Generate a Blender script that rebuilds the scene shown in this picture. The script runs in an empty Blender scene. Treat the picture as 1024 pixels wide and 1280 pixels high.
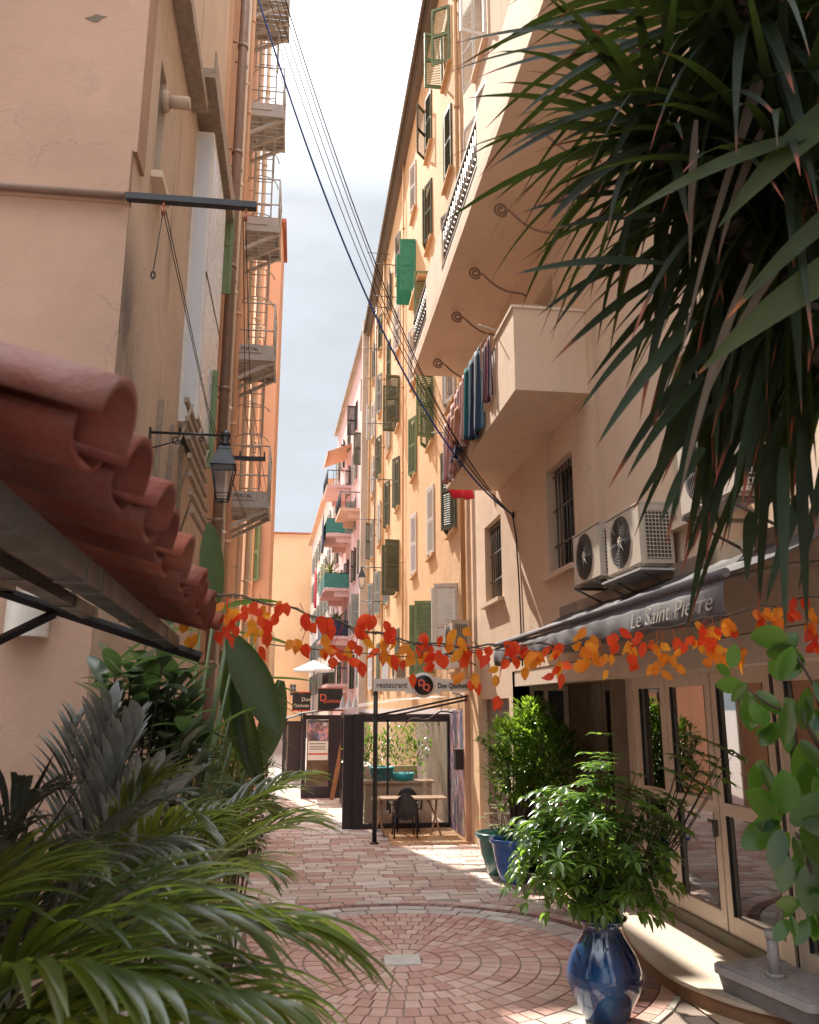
import bpy, math, random
from mathutils import Vector, Matrix
R = math.radians
rnd = random.Random(7)
scene = bpy.context.scene
COL = scene.collection

# ------------------------------------------------------------------ camera frame
PITCH, YAW, FPX, EYE = R(13.2), R(7.55), 1043.0, 2.4
FW = Vector((math.sin(YAW)*math.cos(PITCH), math.cos(YAW)*math.cos(PITCH), math.sin(PITCH)))
RT = Vector((math.cos(YAW), -math.sin(YAW), 0))
UP = Vector((-math.sin(YAW)*math.sin(PITCH), -math.cos(YAW)*math.sin(PITCH), math.cos(PITCH)))
CAM = Vector((0, 0, EYE))
def ray(px, py): return FW + RT*((px-512)/FPX) + UP*((640-py)/FPX)
def atX(px, py, x): d = ray(px, py); return CAM + d*(x/d.x)
def atY(px, py, y): d = ray(px, py); return CAM + d*(y/d.y)
def atZ(px, py, z): d = ray(px, py); return CAM + d*((z-EYE)/d.z)

# ------------------------------------------------------------------ materials
class NT:
    def __init__(s, name):
        s.m = bpy.data.materials.new(name); s.m.use_nodes = True
        s.t = s.m.node_tree; s.t.nodes.clear()
        s.out = s.n('ShaderNodeOutputMaterial')
    def n(s, typ, **kw):
        nd = s.t.nodes.new(typ)
        for k, v in kw.items(): setattr(nd, k, v)
        return nd
    def l(s, a, b): s.t.links.new(a, b)
def rgba(c): return (c[0], c[1], c[2], 1)
def mixc(N, fac, a, b, blend='MIX'):
    m = N.n('ShaderNodeMix', data_type='RGBA', blend_type=blend)
    for sock, v in ((m.inputs[0], fac), (m.inputs[6], a), (m.inputs[7], b)):
        if isinstance(v, (float, int)): sock.default_value = v
        elif isinstance(v, tuple): sock.default_value = rgba(v)
        else: N.l(v, sock)
    return m.outputs[2]
def noise(N, scale, detail=4, rough=.55, vec=None, stretch=None):
    g = N.n('ShaderNodeNewGeometry')
    src = g.outputs['Position'] if vec is None else vec
    mp = N.n('ShaderNodeMapping'); N.l(src, mp.inputs[0])
    if stretch: mp.inputs['Scale'].default_value = stretch
    t = N.n('ShaderNodeTexNoise'); t.inputs['Scale'].default_value = scale
    t.inputs['Detail'].default_value = detail; t.inputs['Roughness'].default_value = rough
    N.l(mp.outputs[0], t.inputs['Vector'])
    return t.outputs['Fac']
def ramp(N, fac, p0, p1):
    r = N.n('ShaderNodeMapRange'); r.inputs[1].default_value = p0; r.inputs[2].default_value = p1
    N.l(fac, r.inputs[0]); return r.outputs[0]
def finish(N, colr, rough=.8, bump=None, bstr=.3, bdist=.01, metal=0., spec=.5, transl=0., tcol=None, coat=0.):
    b = N.n('ShaderNodeBsdfPrincipled')
    if isinstance(colr, tuple): b.inputs['Base Color'].default_value = rgba(colr)
    else: N.l(colr, b.inputs['Base Color'])
    if isinstance(rough, (float, int)): b.inputs['Roughness'].default_value = rough
    else: N.l(rough, b.inputs['Roughness'])
    b.inputs['Metallic'].default_value = metal
    b.inputs['Specular IOR Level'].default_value = spec
    b.inputs['Coat Weight'].default_value = coat
    b.inputs['Coat Roughness'].default_value = .05
    if bump is not None:
        bp = N.n('ShaderNodeBump'); bp.inputs['Strength'].default_value = bstr; bp.inputs['Distance'].default_value = bdist
        N.l(bump, bp.inputs['Height']); N.l(bp.outputs[0], b.inputs['Normal'])
    o = b.outputs[0]
    if transl:
        t = N.n('ShaderNodeBsdfTranslucent')
        if tcol is None: tcol = colr
        if isinstance(tcol, tuple): t.inputs[0].default_value = rgba(tcol)
        else: N.l(tcol, t.inputs[0])
        mx = N.n('ShaderNodeMixShader'); mx.inputs[0].default_value = transl
        N.l(o, mx.inputs[1]); N.l(t.outputs[0], mx.inputs[2]); o = mx.outputs[0]
    N.l(o, N.out.inputs[0])
    return N.m
def plaster(name, c, c2=None, stain=(.25, .2, .16), amt=.5, bstr=.35, streak=.35, fine=1., blot=False):
    N = NT(name)
    c2 = c2 or tuple(v*.82 for v in c)
    big = ramp(N, noise(N, .55, 6, .62), .38, .66)
    base = mixc(N, big, c, c2)
    st = ramp(N, noise(N, 1.0, 6, .65, stretch=(2.2, 2.2, .22)), .56, .8)
    sm = N.n('ShaderNodeMath', operation='MULTIPLY'); N.l(st, sm.inputs[0]); sm.inputs[1].default_value = streak
    base = mixc(N, sm.outputs[0], base, stain)
    sp = ramp(N, noise(N, 7, 6, .7), .62, .8)
    s2 = N.n('ShaderNodeMath', operation='MULTIPLY'); N.l(sp, s2.inputs[0]); s2.inputs[1].default_value = amt*.35
    base = mixc(N, s2.outputs[0], base, stain)
    pt = ramp(N, noise(N, 1.7, 7, .6), .60, .615)
    s3 = N.n('ShaderNodeMath', operation='MULTIPLY'); N.l(pt, s3.inputs[0]); s3.inputs[1].default_value = .35*amt
    base = mixc(N, s3.outputs[0], base, tuple(min(1, v*.72+.03) for v in c))
    g = N.n('ShaderNodeNewGeometry'); nz = N.n('ShaderNodeTexNoise'); nz.inputs['Scale'].default_value = 1.6; nz.inputs['Detail'].default_value = 6; N.l(g.outputs['Position'], nz.inputs['Vector'])
    vm = N.n('ShaderNodeVectorMath', operation='MULTIPLY_ADD'); N.l(nz.outputs['Color'], vm.inputs[0]); vm.inputs[1].default_value = (1.1, 1.1, 1.1); N.l(g.outputs['Position'], vm.inputs[2])
    vo = N.n('ShaderNodeTexVoronoi', feature='DISTANCE_TO_EDGE'); vo.inputs['Scale'].default_value = .55; N.l(vm.outputs[0], vo.inputs['Vector'])
    cr_ = N.n('ShaderNodeMapRange'); cr_.inputs[1].default_value = .0; cr_.inputs[2].default_value = .006; cr_.inputs[3].default_value = 1; cr_.inputs[4].default_value = 0; N.l(vo.outputs['Distance'], cr_.inputs[0])
    mk = N.n('ShaderNodeMath', operation='MULTIPLY'); N.l(cr_.outputs[0], mk.inputs[0]); N.l(ramp(N, noise(N, .8, 3), .5, .62), mk.inputs[1])
    m4 = N.n('ShaderNodeMath', operation='MULTIPLY'); N.l(mk.outputs[0], m4.inputs[0]); m4.inputs[1].default_value = .6*min(1, amt+.2)
    base = mixc(N, m4.outputs[0], base, stain)
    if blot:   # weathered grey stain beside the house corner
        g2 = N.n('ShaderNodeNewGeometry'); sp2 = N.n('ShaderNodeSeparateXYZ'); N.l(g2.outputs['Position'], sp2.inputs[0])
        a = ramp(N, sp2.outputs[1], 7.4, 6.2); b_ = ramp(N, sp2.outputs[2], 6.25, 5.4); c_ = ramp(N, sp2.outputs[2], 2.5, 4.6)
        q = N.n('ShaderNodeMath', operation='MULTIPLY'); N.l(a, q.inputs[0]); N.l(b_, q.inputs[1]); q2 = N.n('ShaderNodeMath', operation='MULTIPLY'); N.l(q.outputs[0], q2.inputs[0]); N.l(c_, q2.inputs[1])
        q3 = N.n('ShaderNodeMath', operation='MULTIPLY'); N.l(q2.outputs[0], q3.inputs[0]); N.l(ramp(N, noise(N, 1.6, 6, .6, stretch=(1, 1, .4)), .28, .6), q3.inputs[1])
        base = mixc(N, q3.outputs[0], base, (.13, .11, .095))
    f = noise(N, 26*fine, 8, .7)
    m = N.n('ShaderNodeMath', operation='ADD'); N.l(f, m.inputs[0]); N.l(noise(N, 3.5, 3, .5), m.inputs[1])
    return finish(N, base, .92, m.outputs[0], bstr, .02, spec=.2)
def paint(name, c, rough=.5, metal=0., var=.18, scale=6, bstr=.08, coat=0., spec=.5):
    N = NT(name)
    n = ramp(N, noise(N, scale, 5, .6), .35, .7)
    d = tuple(v*(1-var) for v in c)
    r = N.n('ShaderNodeMapRange'); r.inputs[3].default_value = max(.02, rough-.08); r.inputs[4].default_value = min(1, rough+.12)
    N.l(n, r.inputs[0])
    return finish(N, mixc(N, n, c, d), r.outputs[0], noise(N, 40, 3), bstr, .004, metal=metal, coat=coat, spec=spec)
def island(name, cols, rough=.85, bstr=.5, stain=.3, spec=.25, pale=.3):
    """colour differs from piece to piece (bricks, stones)"""
    N = NT(name)
    g = N.n('ShaderNodeNewGeometry')
    cr = N.n('ShaderNodeValToRGB'); N.l(g.outputs['Random Per Island'], cr.inputs[0])
    e = cr.color_ramp.elements; cr.color_ramp.interpolation = 'CONSTANT'
    e[0].color = rgba(cols[0]); e[1].position = 1/len(cols); e[1].color = rgba(cols[1])
    for i in range(2, len(cols)):
        x = e.new(i/len(cols)); x.color = rgba(cols[i])
    nn = ramp(N, noise(N, 5, 6, .65), .45, .75)
    sm = N.n('ShaderNodeMath', operation='MULTIPLY'); N.l(nn, sm.inputs[0]); sm.inputs[1].default_value = stain
    c = mixc(N, sm.outputs[0], cr.outputs[0], (.16, .12, .1))
    nn2 = ramp(N, noise(N, 1.3, 5, .6), .5, .75)
    sm2 = N.n('ShaderNodeMath', operation='MULTIPLY'); N.l(nn2, sm2.inputs[0]); sm2.inputs[1].default_value = pale
    c = mixc(N, sm2.outputs[0], c, (.45, .38, .34))
    return finish(N, c, rough, noise(N, 30, 6, .65), bstr, .01, spec=spec)
def leafmat(name, c, c2, tip=None, tipstart=.8, transl=.4, tcol=None, rough=.38, spec=.5, veins=0):
    """leaf colour differs from leaf to leaf; browned tips use the length attribute"""
    N = NT(name)
    ar = N.n('ShaderNodeAttribute', attribute_name='rleaf'); at = N.n('ShaderNodeAttribute', attribute_name='tleaf')
    base = mixc(N, ar.outputs['Fac'], c, c2)
    base = mixc(N, ramp(N, noise(N, 14, 3), .3, .8), base, tuple(v*.7 for v in c))
    tc = tcol or (min(1, c2[0]*4+.05), min(1, c2[1]*4.5), c2[2]*1.2)
    tcc = mixc(N, 0., tc, tc)
    if tip:
        a = N.n('ShaderNodeMath', operation='SUBTRACT'); N.l(at.outputs['Fac'], a.inputs[0])
        j = N.n('ShaderNodeMath', operation='MULTIPLY'); N.l(ar.outputs['Fac'], j.inputs[0]); j.inputs[1].default_value = .16
        N.l(j.outputs[0], a.inputs[1])
        f = ramp(N, a.outputs[0], tipstart-.06, tipstart+.02)
        base = mixc(N, f, base, tip); tcc = mixc(N, f, tcc, tip)
    hgt = noise(N, 60, 2)
    if veins:
        v1 = N.n('ShaderNodeMath', operation='MULTIPLY'); N.l(at.outputs['Fac'], v1.inputs[0]); v1.inputs[1].default_value = veins
        v2 = N.n('ShaderNodeMath', operation='SINE'); N.l(v1.outputs[0], v2.inputs[0]); hgt = v2.outputs[0]
        base = mixc(N, ramp(N, v2.outputs[0], .0, 1.6), base, tuple(v*1.15 for v in c2))
    return finish(N, base, rough, hgt, .22 if veins else .15, .003, transl=transl, tcol=tcc, spec=spec)
def glass(name, tint=(.02, .025, .03), rough=.03):
    N = NT(name)
    b = finish(N, mixc(N, noise(N, 1.5, 3), tint, tuple(v*1.8 for v in tint)), rough, noise(N, 1.1, 2), .04, .02, spec=1.)
    return b
def clear_glass(name, tint=(.75, .8, .8), refl=.4):
    N = NT(name)
    tr = N.n('ShaderNodeBsdfTransparent'); tr.inputs[0].default_value = rgba(tint)
    gl = N.n('ShaderNodeBsdfGlossy'); gl.inputs['Roughness'].default_value = .02
    fr = N.n('ShaderNodeFresnel'); fr.inputs[0].default_value = 1.6
    ad = N.n('ShaderNodeMath', operation='MULTIPLY_ADD'); N.l(fr.outputs[0], ad.inputs[0]); ad.inputs[1].default_value = refl; ad.inputs[2].default_value = .03
    mx = N.n('ShaderNodeMixShader'); N.l(ad.outputs[0], mx.inputs[0]); N.l(tr.outputs[0], mx.inputs[1]); N.l(gl.outputs[0], mx.inputs[2])
    N.l(mx.outputs[0], N.out.inputs[0]); return N.m
def stripes(name, cols, scale, axis='X', rough=.9, transl=.25):
    N = NT(name)
    tc = N.n('ShaderNodeAttribute', attribute_name='ucloth')
    m = N.n('ShaderNodeMath', operation='MULTIPLY'); N.l(tc.outputs['Fac'], m.inputs[0]); m.inputs[1].default_value = scale
    f = N.n('ShaderNodeMath', operation='FRACT'); N.l(m.outputs[0], f.inputs[0])
    cr = N.n('ShaderNodeValToRGB'); N.l(f.outputs[0], cr.inputs[0]); cr.color_ramp.interpolation = 'CONSTANT'
    e = cr.color_ramp.elements
    e[0].color = rgba(cols[0]); e[1].position = 1/len(cols); e[1].color = rgba(cols[1])
    for i in range(2, len(cols)): x = e.new(i/len(cols)); x.color = rgba(cols[i])
    return finish(N, cr.outputs[0], rough, noise(N, 90, 2), .3, .004, transl=transl, spec=.1)

M = {}
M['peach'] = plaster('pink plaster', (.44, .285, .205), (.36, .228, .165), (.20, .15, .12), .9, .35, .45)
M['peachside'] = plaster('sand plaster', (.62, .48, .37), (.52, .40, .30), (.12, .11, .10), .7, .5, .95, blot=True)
M['orange'] = plaster('orange plaster', (.66, .41, .27), (.58, .36, .235), (.3, .2, .14), .4, .2, .3)
M['orange2'] = plaster('salmon plaster', (.62, .39, .28), (.55, .345, .25), (.3, .2, .14), .4, .2, .3)
M['yellow'] = plaster('ochre plaster', (.58, .36, .19), (.49, .295, .15), (.34, .22, .13), .8, .9, .35, .5)
M['beige'] = plaster('cream plaster', (.72, .55, .41), (.64, .48, .35), (.36, .27, .2), .6, .35, .45)
M['cream'] = plaster('pale plaster', (.74, .62, .48), (.68, .56, .43), (.4, .32, .25), .3, .25, .3)
M['pink'] = plaster('rose plaster', (.66, .44, .41), (.58, .38, .37), (.4, .28, .24), .4, .3, .4)
M['pinkgrey'] = plaster('stained plaster', (.42, .33, .27), (.55, .44, .34), (.14, .12, .1), 1.4, .6, .8)
M['white'] = plaster('white plaster', (.74, .66, .60), (.68, .60, .54), (.4, .35, .3), .3, .2, .3)
M['apricot'] = plaster('apricot plaster', (.76, .52, .32), (.70, .47, .29), (.4, .3, .2), .3, .2, .3)
M['concrete'] = plaster('concrete', (.42, .36, .30), None, (.15, .12, .1), 1., .5, .6)
M['taupe'] = plaster('taupe board', (.16, .125, .095), None, (.05, .04, .035), .8, .3, .8)
M['roof'] = paint('terracotta', (.40, .14, .08), .8, var=.35, bstr=.4, scale=9)
M['tile'] = island('clay tile', [(.19, .045, .028), (.14, .032, .022), (.24, .065, .035), (.17, .042, .028), (.12, .028, .02), (.21, .055, .03)], rough=.62, bstr=.8, stain=.5, pale=.06)
M['iron'] = paint('black iron', (.018, .017, .02), .45, bstr=.2)
M['steel'] = paint('grey galvanised steel', (.13, .12, .105), .42, .35, var=.3)
M['ladder'] = paint('cream painted steel', (.46, .43, .39), .5)
M['greenpaint'] = paint('sage green paint', (.18, .25, .12), .6, var=.25)
M['olivepaint'] = paint('olive paint', (.11, .12, .065), .6, var=.3)
M['brightgreen'] = paint('bright green paint', (.02, .23, .13), .55, var=.25)
M['greywood'] = paint('weathered grey paint', (.32, .31, .27), .7, var=.3)
M['whitepaint'] = paint('white paint', (.72, .70, .66), .5, var=.12)
M['darkwood'] = paint('dark brown paint', (.05, .04, .035), .5, var=.3)
M['wood'] = paint('warm wood', (.36, .17, .08), .5, var=.35, scale=12)
M['slatwood'] = paint('bleached wood slat', (.36, .28, .21), .7, var=.35, scale=12)
M['pane'] = glass('window pane')
M['frost'] = paint('frosted film', (.62, .66, .72), .3, var=.08)
M['glass'] = clear_glass('clear glass')
M['frame'] = paint('cream aluminium', (.76, .64, .53), .42, var=.1)
M['brownframe'] = paint('brown grey frame', (.20, .15, .11), .5, var=.2)
M['acwhite'] = paint('off white sheet metal', (.50, .43, .35), .45, var=.12)
M['acdark'] = paint('dark grille', (.05, .04, .035), .6)
M['inkfaint'] = paint('faded cream lettering', (.42, .38, .33), .7)
M['awning'] = paint('charcoal awning cloth', (.05, .042, .042), .85, var=.25, bstr=.4, scale=3)
M['valance'] = paint('grey valance cloth', (.12, .105, .11), .85, var=.2, bstr=.4, scale=4)
M['ink'] = paint('black lettering', (.012, .012, .014), .5)
M['inkred'] = paint('red lettering', (.65, .05, .03), .5)
M['inkorange'] = paint('orange lettering', (.80, .16, .09), .5)
M['inkcream'] = paint('cream lettering', (.75, .68, .55), .6)
M['signwhite'] = paint('sign board white', (.78, .76, .72), .4, var=.06)
M['kiosk'] = paint('dark purple brown frame', (.030, .022, .028), .4, var=.3)
N = NT('clear vinyl roof'); M['vinyl'] = finish(N, mixc(N, noise(N, 3, 4), (.66, .58, .62), (.5, .44, .5)), .25, noise(N, 8, 3), .1, .01, transl=.5, tcol=(.92, .88, .9)); N.tr = N.n('ShaderNodeBsdfTransparent'); N.mx = N.n('ShaderNodeMixShader'); N.mx.inputs[0].default_value = .55; N.l(N.out.inputs[0].links[0].from_socket, N.mx.inputs[1]); N.l(N.tr.outputs[0], N.mx.inputs[2]); N.l(N.mx.outputs[0], N.out.inputs[0])
M['plasticblack'] = paint('black plastic', (.015, .013, .018), .45)
M['tablewood'] = paint('pale pine', (.50, .30, .18), .45, var=.2, scale=10)
M['step'] = plaster('cream stone', (.62, .52, .42), None, (.3, .24, .2), .6, .2, .2)
M['threshold'] = plaster('green grey stone', (.20, .19, .13), (.30, .27, .2), (.06, .06, .05), 1.6, .4, .8)
M['riser'] = plaster('brown terrazzo', (.30, .17, .10), None, (.12, .08, .06), 1., .4, .3)
M['teal'] = paint('teal plastic', (.02, .34, .36), .4)
M['bluepot'] = paint('blue glaze', (.015, .15, .55), .14, var=.5, coat=1., scale=5)
M['greenpot'] = paint('aqua glaze', (.05, .24, .21), .2, var=.5, coat=1.)
M['soil'] = paint('soil', (.035, .025, .018), .95, var=.5, bstr=1.)
M['bark'] = paint('brown bark', (.10, .07, .05), .85, var=.4, bstr=.8, scale=20)
M['stemgreen'] = paint('green stem', (.09, .12, .04), .5, var=.3)
M['copper'] = paint('copper pipe paint', (.26, .17, .13), .45, .1)
M['bluepipe'] = paint('zinc pipe', (.30, .36, .42), .35, .5)
M['rubber'] = paint('black cable', (.012, .012, .018), .5)
M['bluecable'] = paint('blue cable', (.02, .07, .28), .45)
M['greybox'] = paint('grey plastic', (.20, .19, .20), .4)
M['greylid'] = paint('silver grey plastic', (.45, .44, .45), .3)
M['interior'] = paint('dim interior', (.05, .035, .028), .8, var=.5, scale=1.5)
M['interiorlight'] = paint('interior shelf', (.42, .30, .22), .7, var=.4, scale=2)
M['red'] = paint('red cloth', (.55, .02, .05), .8)
M['navy'] = paint('navy cloth', (.02, .025, .06), .9)
M['orangecloth'] = paint('rust cloth', (.42, .17, .09), .9)
M['greencloth'] = paint('teal net', (.05, .20, .17), .8)
M['lampglass'] = clear_glass('lantern glass', (.95, .94, .9), .3)
M['milk'] = paint('ribbed milk glass', (.66, .60, .52), .3)
M['rope'] = paint('rope', (.22, .16, .12), .9)
M['greysign'] = paint('grey plate', (.50, .45, .42), .5)
def glaze():
    N = NT('deep blue vase glaze')
    f = ramp(N, noise(N, 3.2, 5, .6, stretch=(1.4, 1.4, .35)), .4, .68)
    c = mixc(N, f, (.004, .012, .06), (.012, .10, .26))
    f2 = ramp(N, noise(N, 5.5, 6, .7, stretch=(2, 2, .3)), .66, .72)
    c = mixc(N, f2, c, (.16, .10, .16))
    return finish(N, c, .12, noise(N, 12, 3), .05, .01, coat=1., spec=.6)
M['glaze'] = glaze()
def mural():
    N = NT('mural paint')
    a = noise(N, 3.2, 5, .6, stretch=(1, 1.6, .6)); b = noise(N, 2.1, 4, .6, stretch=(1, 2.4, .5))
    cr = N.n('ShaderNodeValToRGB'); N.l(a, cr.inputs[0]); e = cr.color_ramp.elements
    e[0].position = .36; e[0].color = (.05, .04, .07, 1); e[1].position = .7; e[1].color = (.85, .50, .14, 1)
    for p, c in ((.44, (.20, .22, .42)), (.5, (.80, .38, .36)), (.55, (.1, .09, .1)), (.62, (.62, .60, .66))):
        x = e.new(p); x.color = rgba(c)
    c = mixc(N, ramp(N, b, .5, .62), cr.outputs[0], (.09, .08, .09))
    return finish(N, c, .6, a, .2, .01)
M['mural'] = mural()
M['brick'] = island('red paving brick', [(.54, .32, .26), (.58, .36, .29), (.50, .29, .23), (.60, .40, .33), (.55, .33, .28), (.49, .27, .22)])
M['stone'] = island('pale street stone', [(.54, .41, .35), (.62, .50, .43), (.50, .34, .28), (.57, .43, .36), (.48, .29, .23), (.66, .56, .50)])
M['stonewhite'] = island('light border stone', [(.52, .46, .41), (.60, .54, .48), (.46, .39, .34), (.56, .48, .43)])
M['brownbrick'] = island('brown border brick', [(.22, .12, .10), (.30, .16, .12), (.26, .13, .11), (.18, .10, .09)])
M['ochrebrick'] = island('ochre terrace tile', [(.52, .27, .12), (.58, .32, .15), (.46, .23, .11), (.5, .3, .16)])
def groundmat():
    N = NT('street bed')
    g = N.n('ShaderNodeNewGeometry')
    b = N.n('ShaderNodeTexBrick'); N.l(g.outputs['Position'], b.inputs['Vector'])
    b.inputs['Scale'].default_value = 2.2; b.inputs['Mortar Size'].default_value = .03
    b.inputs['Color1'].default_value = (.46, .38, .33, 1); b.inputs['Color2'].default_value = (.38, .28, .24, 1); b.inputs['Mortar'].default_value = (.2, .15, .13, 1)
    return finish(N, mixc(N, ramp(N, noise(N, 3, 5), .4, .7), b.outputs[0], (.30, .24, .20)), .85, noise(N, 25, 6), .5, .01)
M['ground'] = groundmat()
M['joint'] = plaster('sandy joint', (.33, .26, .22), None, (.08, .06, .05), 1., .6, .2)
L_pal = leafmat('palm leaflet', (.028, .046, .018), (.055, .078, .026), transl=.30, tcol=(.44, .56, .06), rough=.3, spec=.8)
L_silver = leafmat('grey palm leaflet', (.30, .31, .30), (.50, .51, .51), transl=.15, tcol=(.2, .25, .1), rough=.35)
L_spal = leafmat('grey green leaflet', (.09, .10, .08), (.16, .17, .14), transl=.15, tcol=(.2, .25, .1), rough=.33, spec=.7)
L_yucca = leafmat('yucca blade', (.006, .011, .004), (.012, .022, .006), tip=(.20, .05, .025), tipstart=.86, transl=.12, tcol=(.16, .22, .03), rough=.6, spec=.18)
L_rubber = leafmat('rubber plant leaf', (.008, .024, .012), (.02, .05, .017), transl=.27, tcol=(.28, .72, .05), rough=.2, spec=.8)
L_rubberd = leafmat('dark rubber plant leaf', (.045, .06, .035), (.075, .09, .06), transl=.2, tcol=(.2, .35, .08), rough=.28)
L_schef = leafmat('umbrella plant leaflet', (.045, .09, .035), (.08, .15, .045), transl=.38, tcol=(.34, .58, .06), rough=.3)
L_laurel = leafmat('laurel leaf', (.03, .075, .02), (.06, .14, .03), transl=.35, tcol=(.38, .62, .05), rough=.25)
L_banana = leafmat('banana leaf', (.015, .03, .012), (.028, .05, .016), veins=260, transl=.22, tcol=(.26, .42, .06), rough=.35)
L_spiky = leafmat('dark spiky blade', (.018, .022, .014), (.03, .035, .02), transl=.15, tcol=(.2, .2, .05), rough=.35)
L_moss = leafmat('fine olive leaf', (.07, .09, .03), (.12, .13, .05), transl=.35, tcol=(.35, .38, .1), rough=.5)
L_red = leafmat('red autumn leaf', (.55, .02, .012), (.78, .12, .03), tip=(.35, .12, .02), tipstart=.93, transl=.6, tcol=(1., .14, .04), rough=.5, spec=.2)
L_orange = leafmat('orange autumn leaf', (.74, .13, .02), (.82, .38, .04), tip=(.5, .1, .02), tipstart=.9, transl=.6, tcol=(1., .5, .05), rough=.5, spec=.2)
L_dry = leafmat('dry straw blade', (.11, .075, .05), (.15, .11, .08), transl=.3, tcol=(.4, .3, .15), rough=.7)
L_ylw = leafmat('yellow green broad leaf', (.018, .028, .006), (.028, .04, .008), tip=(.35, .10, .03), tipstart=.9, transl=.25, tcol=(.25, .32, .04), rough=.6, spec=.15)

# ------------------------------------------------------------------ mesh builder
class MB:
    def __init__(s): s.v = []; s.f = []; s.mi = []; s.sm = []; s.t = {}; s.r = {}; s.u = {}; s.cur = 0
    def quad(s, a, b, c, d, sm=False):
        n = len(s.v); s.v += [Vector(a), Vector(b), Vector(c), Vector(d)]; s.f.append((n, n+1, n+2, n+3)); s.mi.append(s.cur); s.sm.append(sm)
    def poly(s, pts, sm=False):
        n = len(s.v); s.v += [Vector(p) for p in pts]; s.f.append(tuple(range(n, n+len(pts)))); s.mi.append(s.cur); s.sm.append(sm)
    def box(s, a, b, mat=None, bev=0):
        x0, y0, z0 = a; x1, y1, z1 = b
        P = [Vector(p) for p in ((x0,y0,z0),(x1,y0,z0),(x1,y1,z0),(x0,y1,z0),(x0,y0,z1),(x1,y0,z1),(x1,y1,z1),(x0,y1,z1))]
        if mat: P = [mat @ p for p in P]
        n = len(s.v); s.v += P
        for f in ((3,2,1,0),(4,5,6,7),(0,1,5,4),(1,2,6,5),(2,3,7,6),(3,0,4,7)):
            s.f.append(tuple(n+i for i in f)); s.mi.append(s.cur); s.sm.append(False)
        return s
    def prism(s, pts, z0, z1):
        n = len(s.v); k = len(pts)
        s.v += [Vector((p[0], p[1], z0)) for p in pts] + [Vector((p[0], p[1], z1)) for p in pts]
        s.f.append(tuple(n+i for i in reversed(range(k)))); s.f.append(tuple(n+k+i for i in range(k)))
        for i in range(k): j = (i+1) % k; s.f.append((n+i, n+j, n+k+j, n+k+i))
        s.mi += [s.cur]*(k+2); s.sm += [False]*(k+2)
        return s
    def tube(s, pts, r, n=8, caps=True, sm=True):
        pts = [Vector(p) for p in pts]; K = len(pts)
        rr = r if isinstance(r, (list, tuple)) else [r]*K
        prev = None; b0 = len(s.v)
        for i, p in enumerate(pts):
            d = (pts[min(i+1, K-1)]-pts[max(i-1, 0)])
            d = d.normalized() if d.length > 1e-9 else Vector((0, 0, 1))
            if prev is None:
                a = Vector((0, 0, 1)) if abs(d.z) < .9 else Vector((1, 0, 0))
                x = d.cross(a).normalized()
            else:
                x = (prev - d*prev.dot(d)); x = x.normalized() if x.length > 1e-6 else d.orthogonal().normalized()
            prev = x; y = d.cross(x)
            for k in range(n):
                a = 2*math.pi*k/n; s.v.append(p + x*math.cos(a)*rr[i] + y*math.sin(a)*rr[i])
        for i in range(K-1):
            for k in range(n):
                a = b0+i*n+k; b = b0+i*n+(k+1) % n
                s.f.append((a, b, b+n, a+n)); s.mi.append(s.cur); s.sm.append(sm)
        if caps:
            s.f.append(tuple(b0+k for k in reversed(range(n)))); s.f.append(tuple(b0+(K-1)*n+k for k in range(n))); s.mi += [s.cur]*2; s.sm += [False]*2
        return s
    def lathe(s, prof, c=(0, 0, 0), n=32, a0=0, a1=2*math.pi, sm=True, mat=None):
        b0 = len(s.v); full = abs(a1-a0-2*math.pi) < 1e-6; nn = n if full else n+1
        for r, z in prof:
            for k in range(nn):
                a = a0+(a1-a0)*k/n; p = Vector((c[0]+r*math.cos(a), c[1]+r*math.sin(a), c[2]+z))
                s.v.append(mat @ p if mat else p)
        for i in range(len(prof)-1):
            for k in range(n):
                k2 = (k+1) % nn if full else k+1
                s.f.append((b0+i*nn+k, b0+i*nn+k2, b0+(i+1)*nn+k2, b0+(i+1)*nn+k)); s.mi.append(s.cur); s.sm.append(sm)
        return s
    def strip(s, rings, tvals, rv, sm=True):
        """rings: list of point rows of equal length"""
        b0 = len(s.v); w = len(rings[0])
        for i, row in enumerate(rings):
            for p in row:
                s.t[len(s.v)] = tvals[i]; s.r[len(s.v)] = rv; s.v.append(Vector(p))
        for i in range(len(rings)-1):
            for k in range(w-1):
                a = b0+i*w+k; s.f.append((a, a+1, a+w+1, a+w)); s.mi.append(s.cur); s.sm.append(sm)
    def build(s, name, mat, parent=None, loc=None, solid=0):
        me = bpy.data.meshes.new(name)
        inv = None
        if parent is not None:
            inv = world(parent).inverted(); vs = [inv @ v for v in s.v]; l = Vector((0, 0, 0))
        else:
            if loc is None:
                xs = [v.x for v in s.v]; ys = [v.y for v in s.v]; zs = [v.z for v in s.v]
                loc = ((min(xs)+max(xs))/2, (min(ys)+max(ys))/2, min(zs))
            l = Vector(loc); vs = [v-l for v in s.v]
        me.from_pydata([tuple(v) for v in vs], [], s.f)
        for m in (mat if isinstance(mat, (list, tuple)) else [mat]): me.materials.append(m)
        me.polygons.foreach_set('material_index', s.mi); me.polygons.foreach_set('use_smooth', s.sm)
        for nm, d in (('tleaf', s.t), ('rleaf', s.r), ('ucloth', s.u)):
            if d:
                a = me.attributes.new(nm, 'FLOAT', 'POINT'); arr = [0.]*len(s.v)
                for k, v in d.items(): arr[k] = v
                a.data.foreach_set('value', arr)
        me.update()
        o = bpy.data.objects.new(name, me); COL.objects.link(o); o.location = l
        if parent is not None: o.parent = parent
        if solid:
            md = o.modifiers.new('thickness', 'SOLIDIFY'); md.thickness = solid; md.offset = 0
        return o
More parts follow.
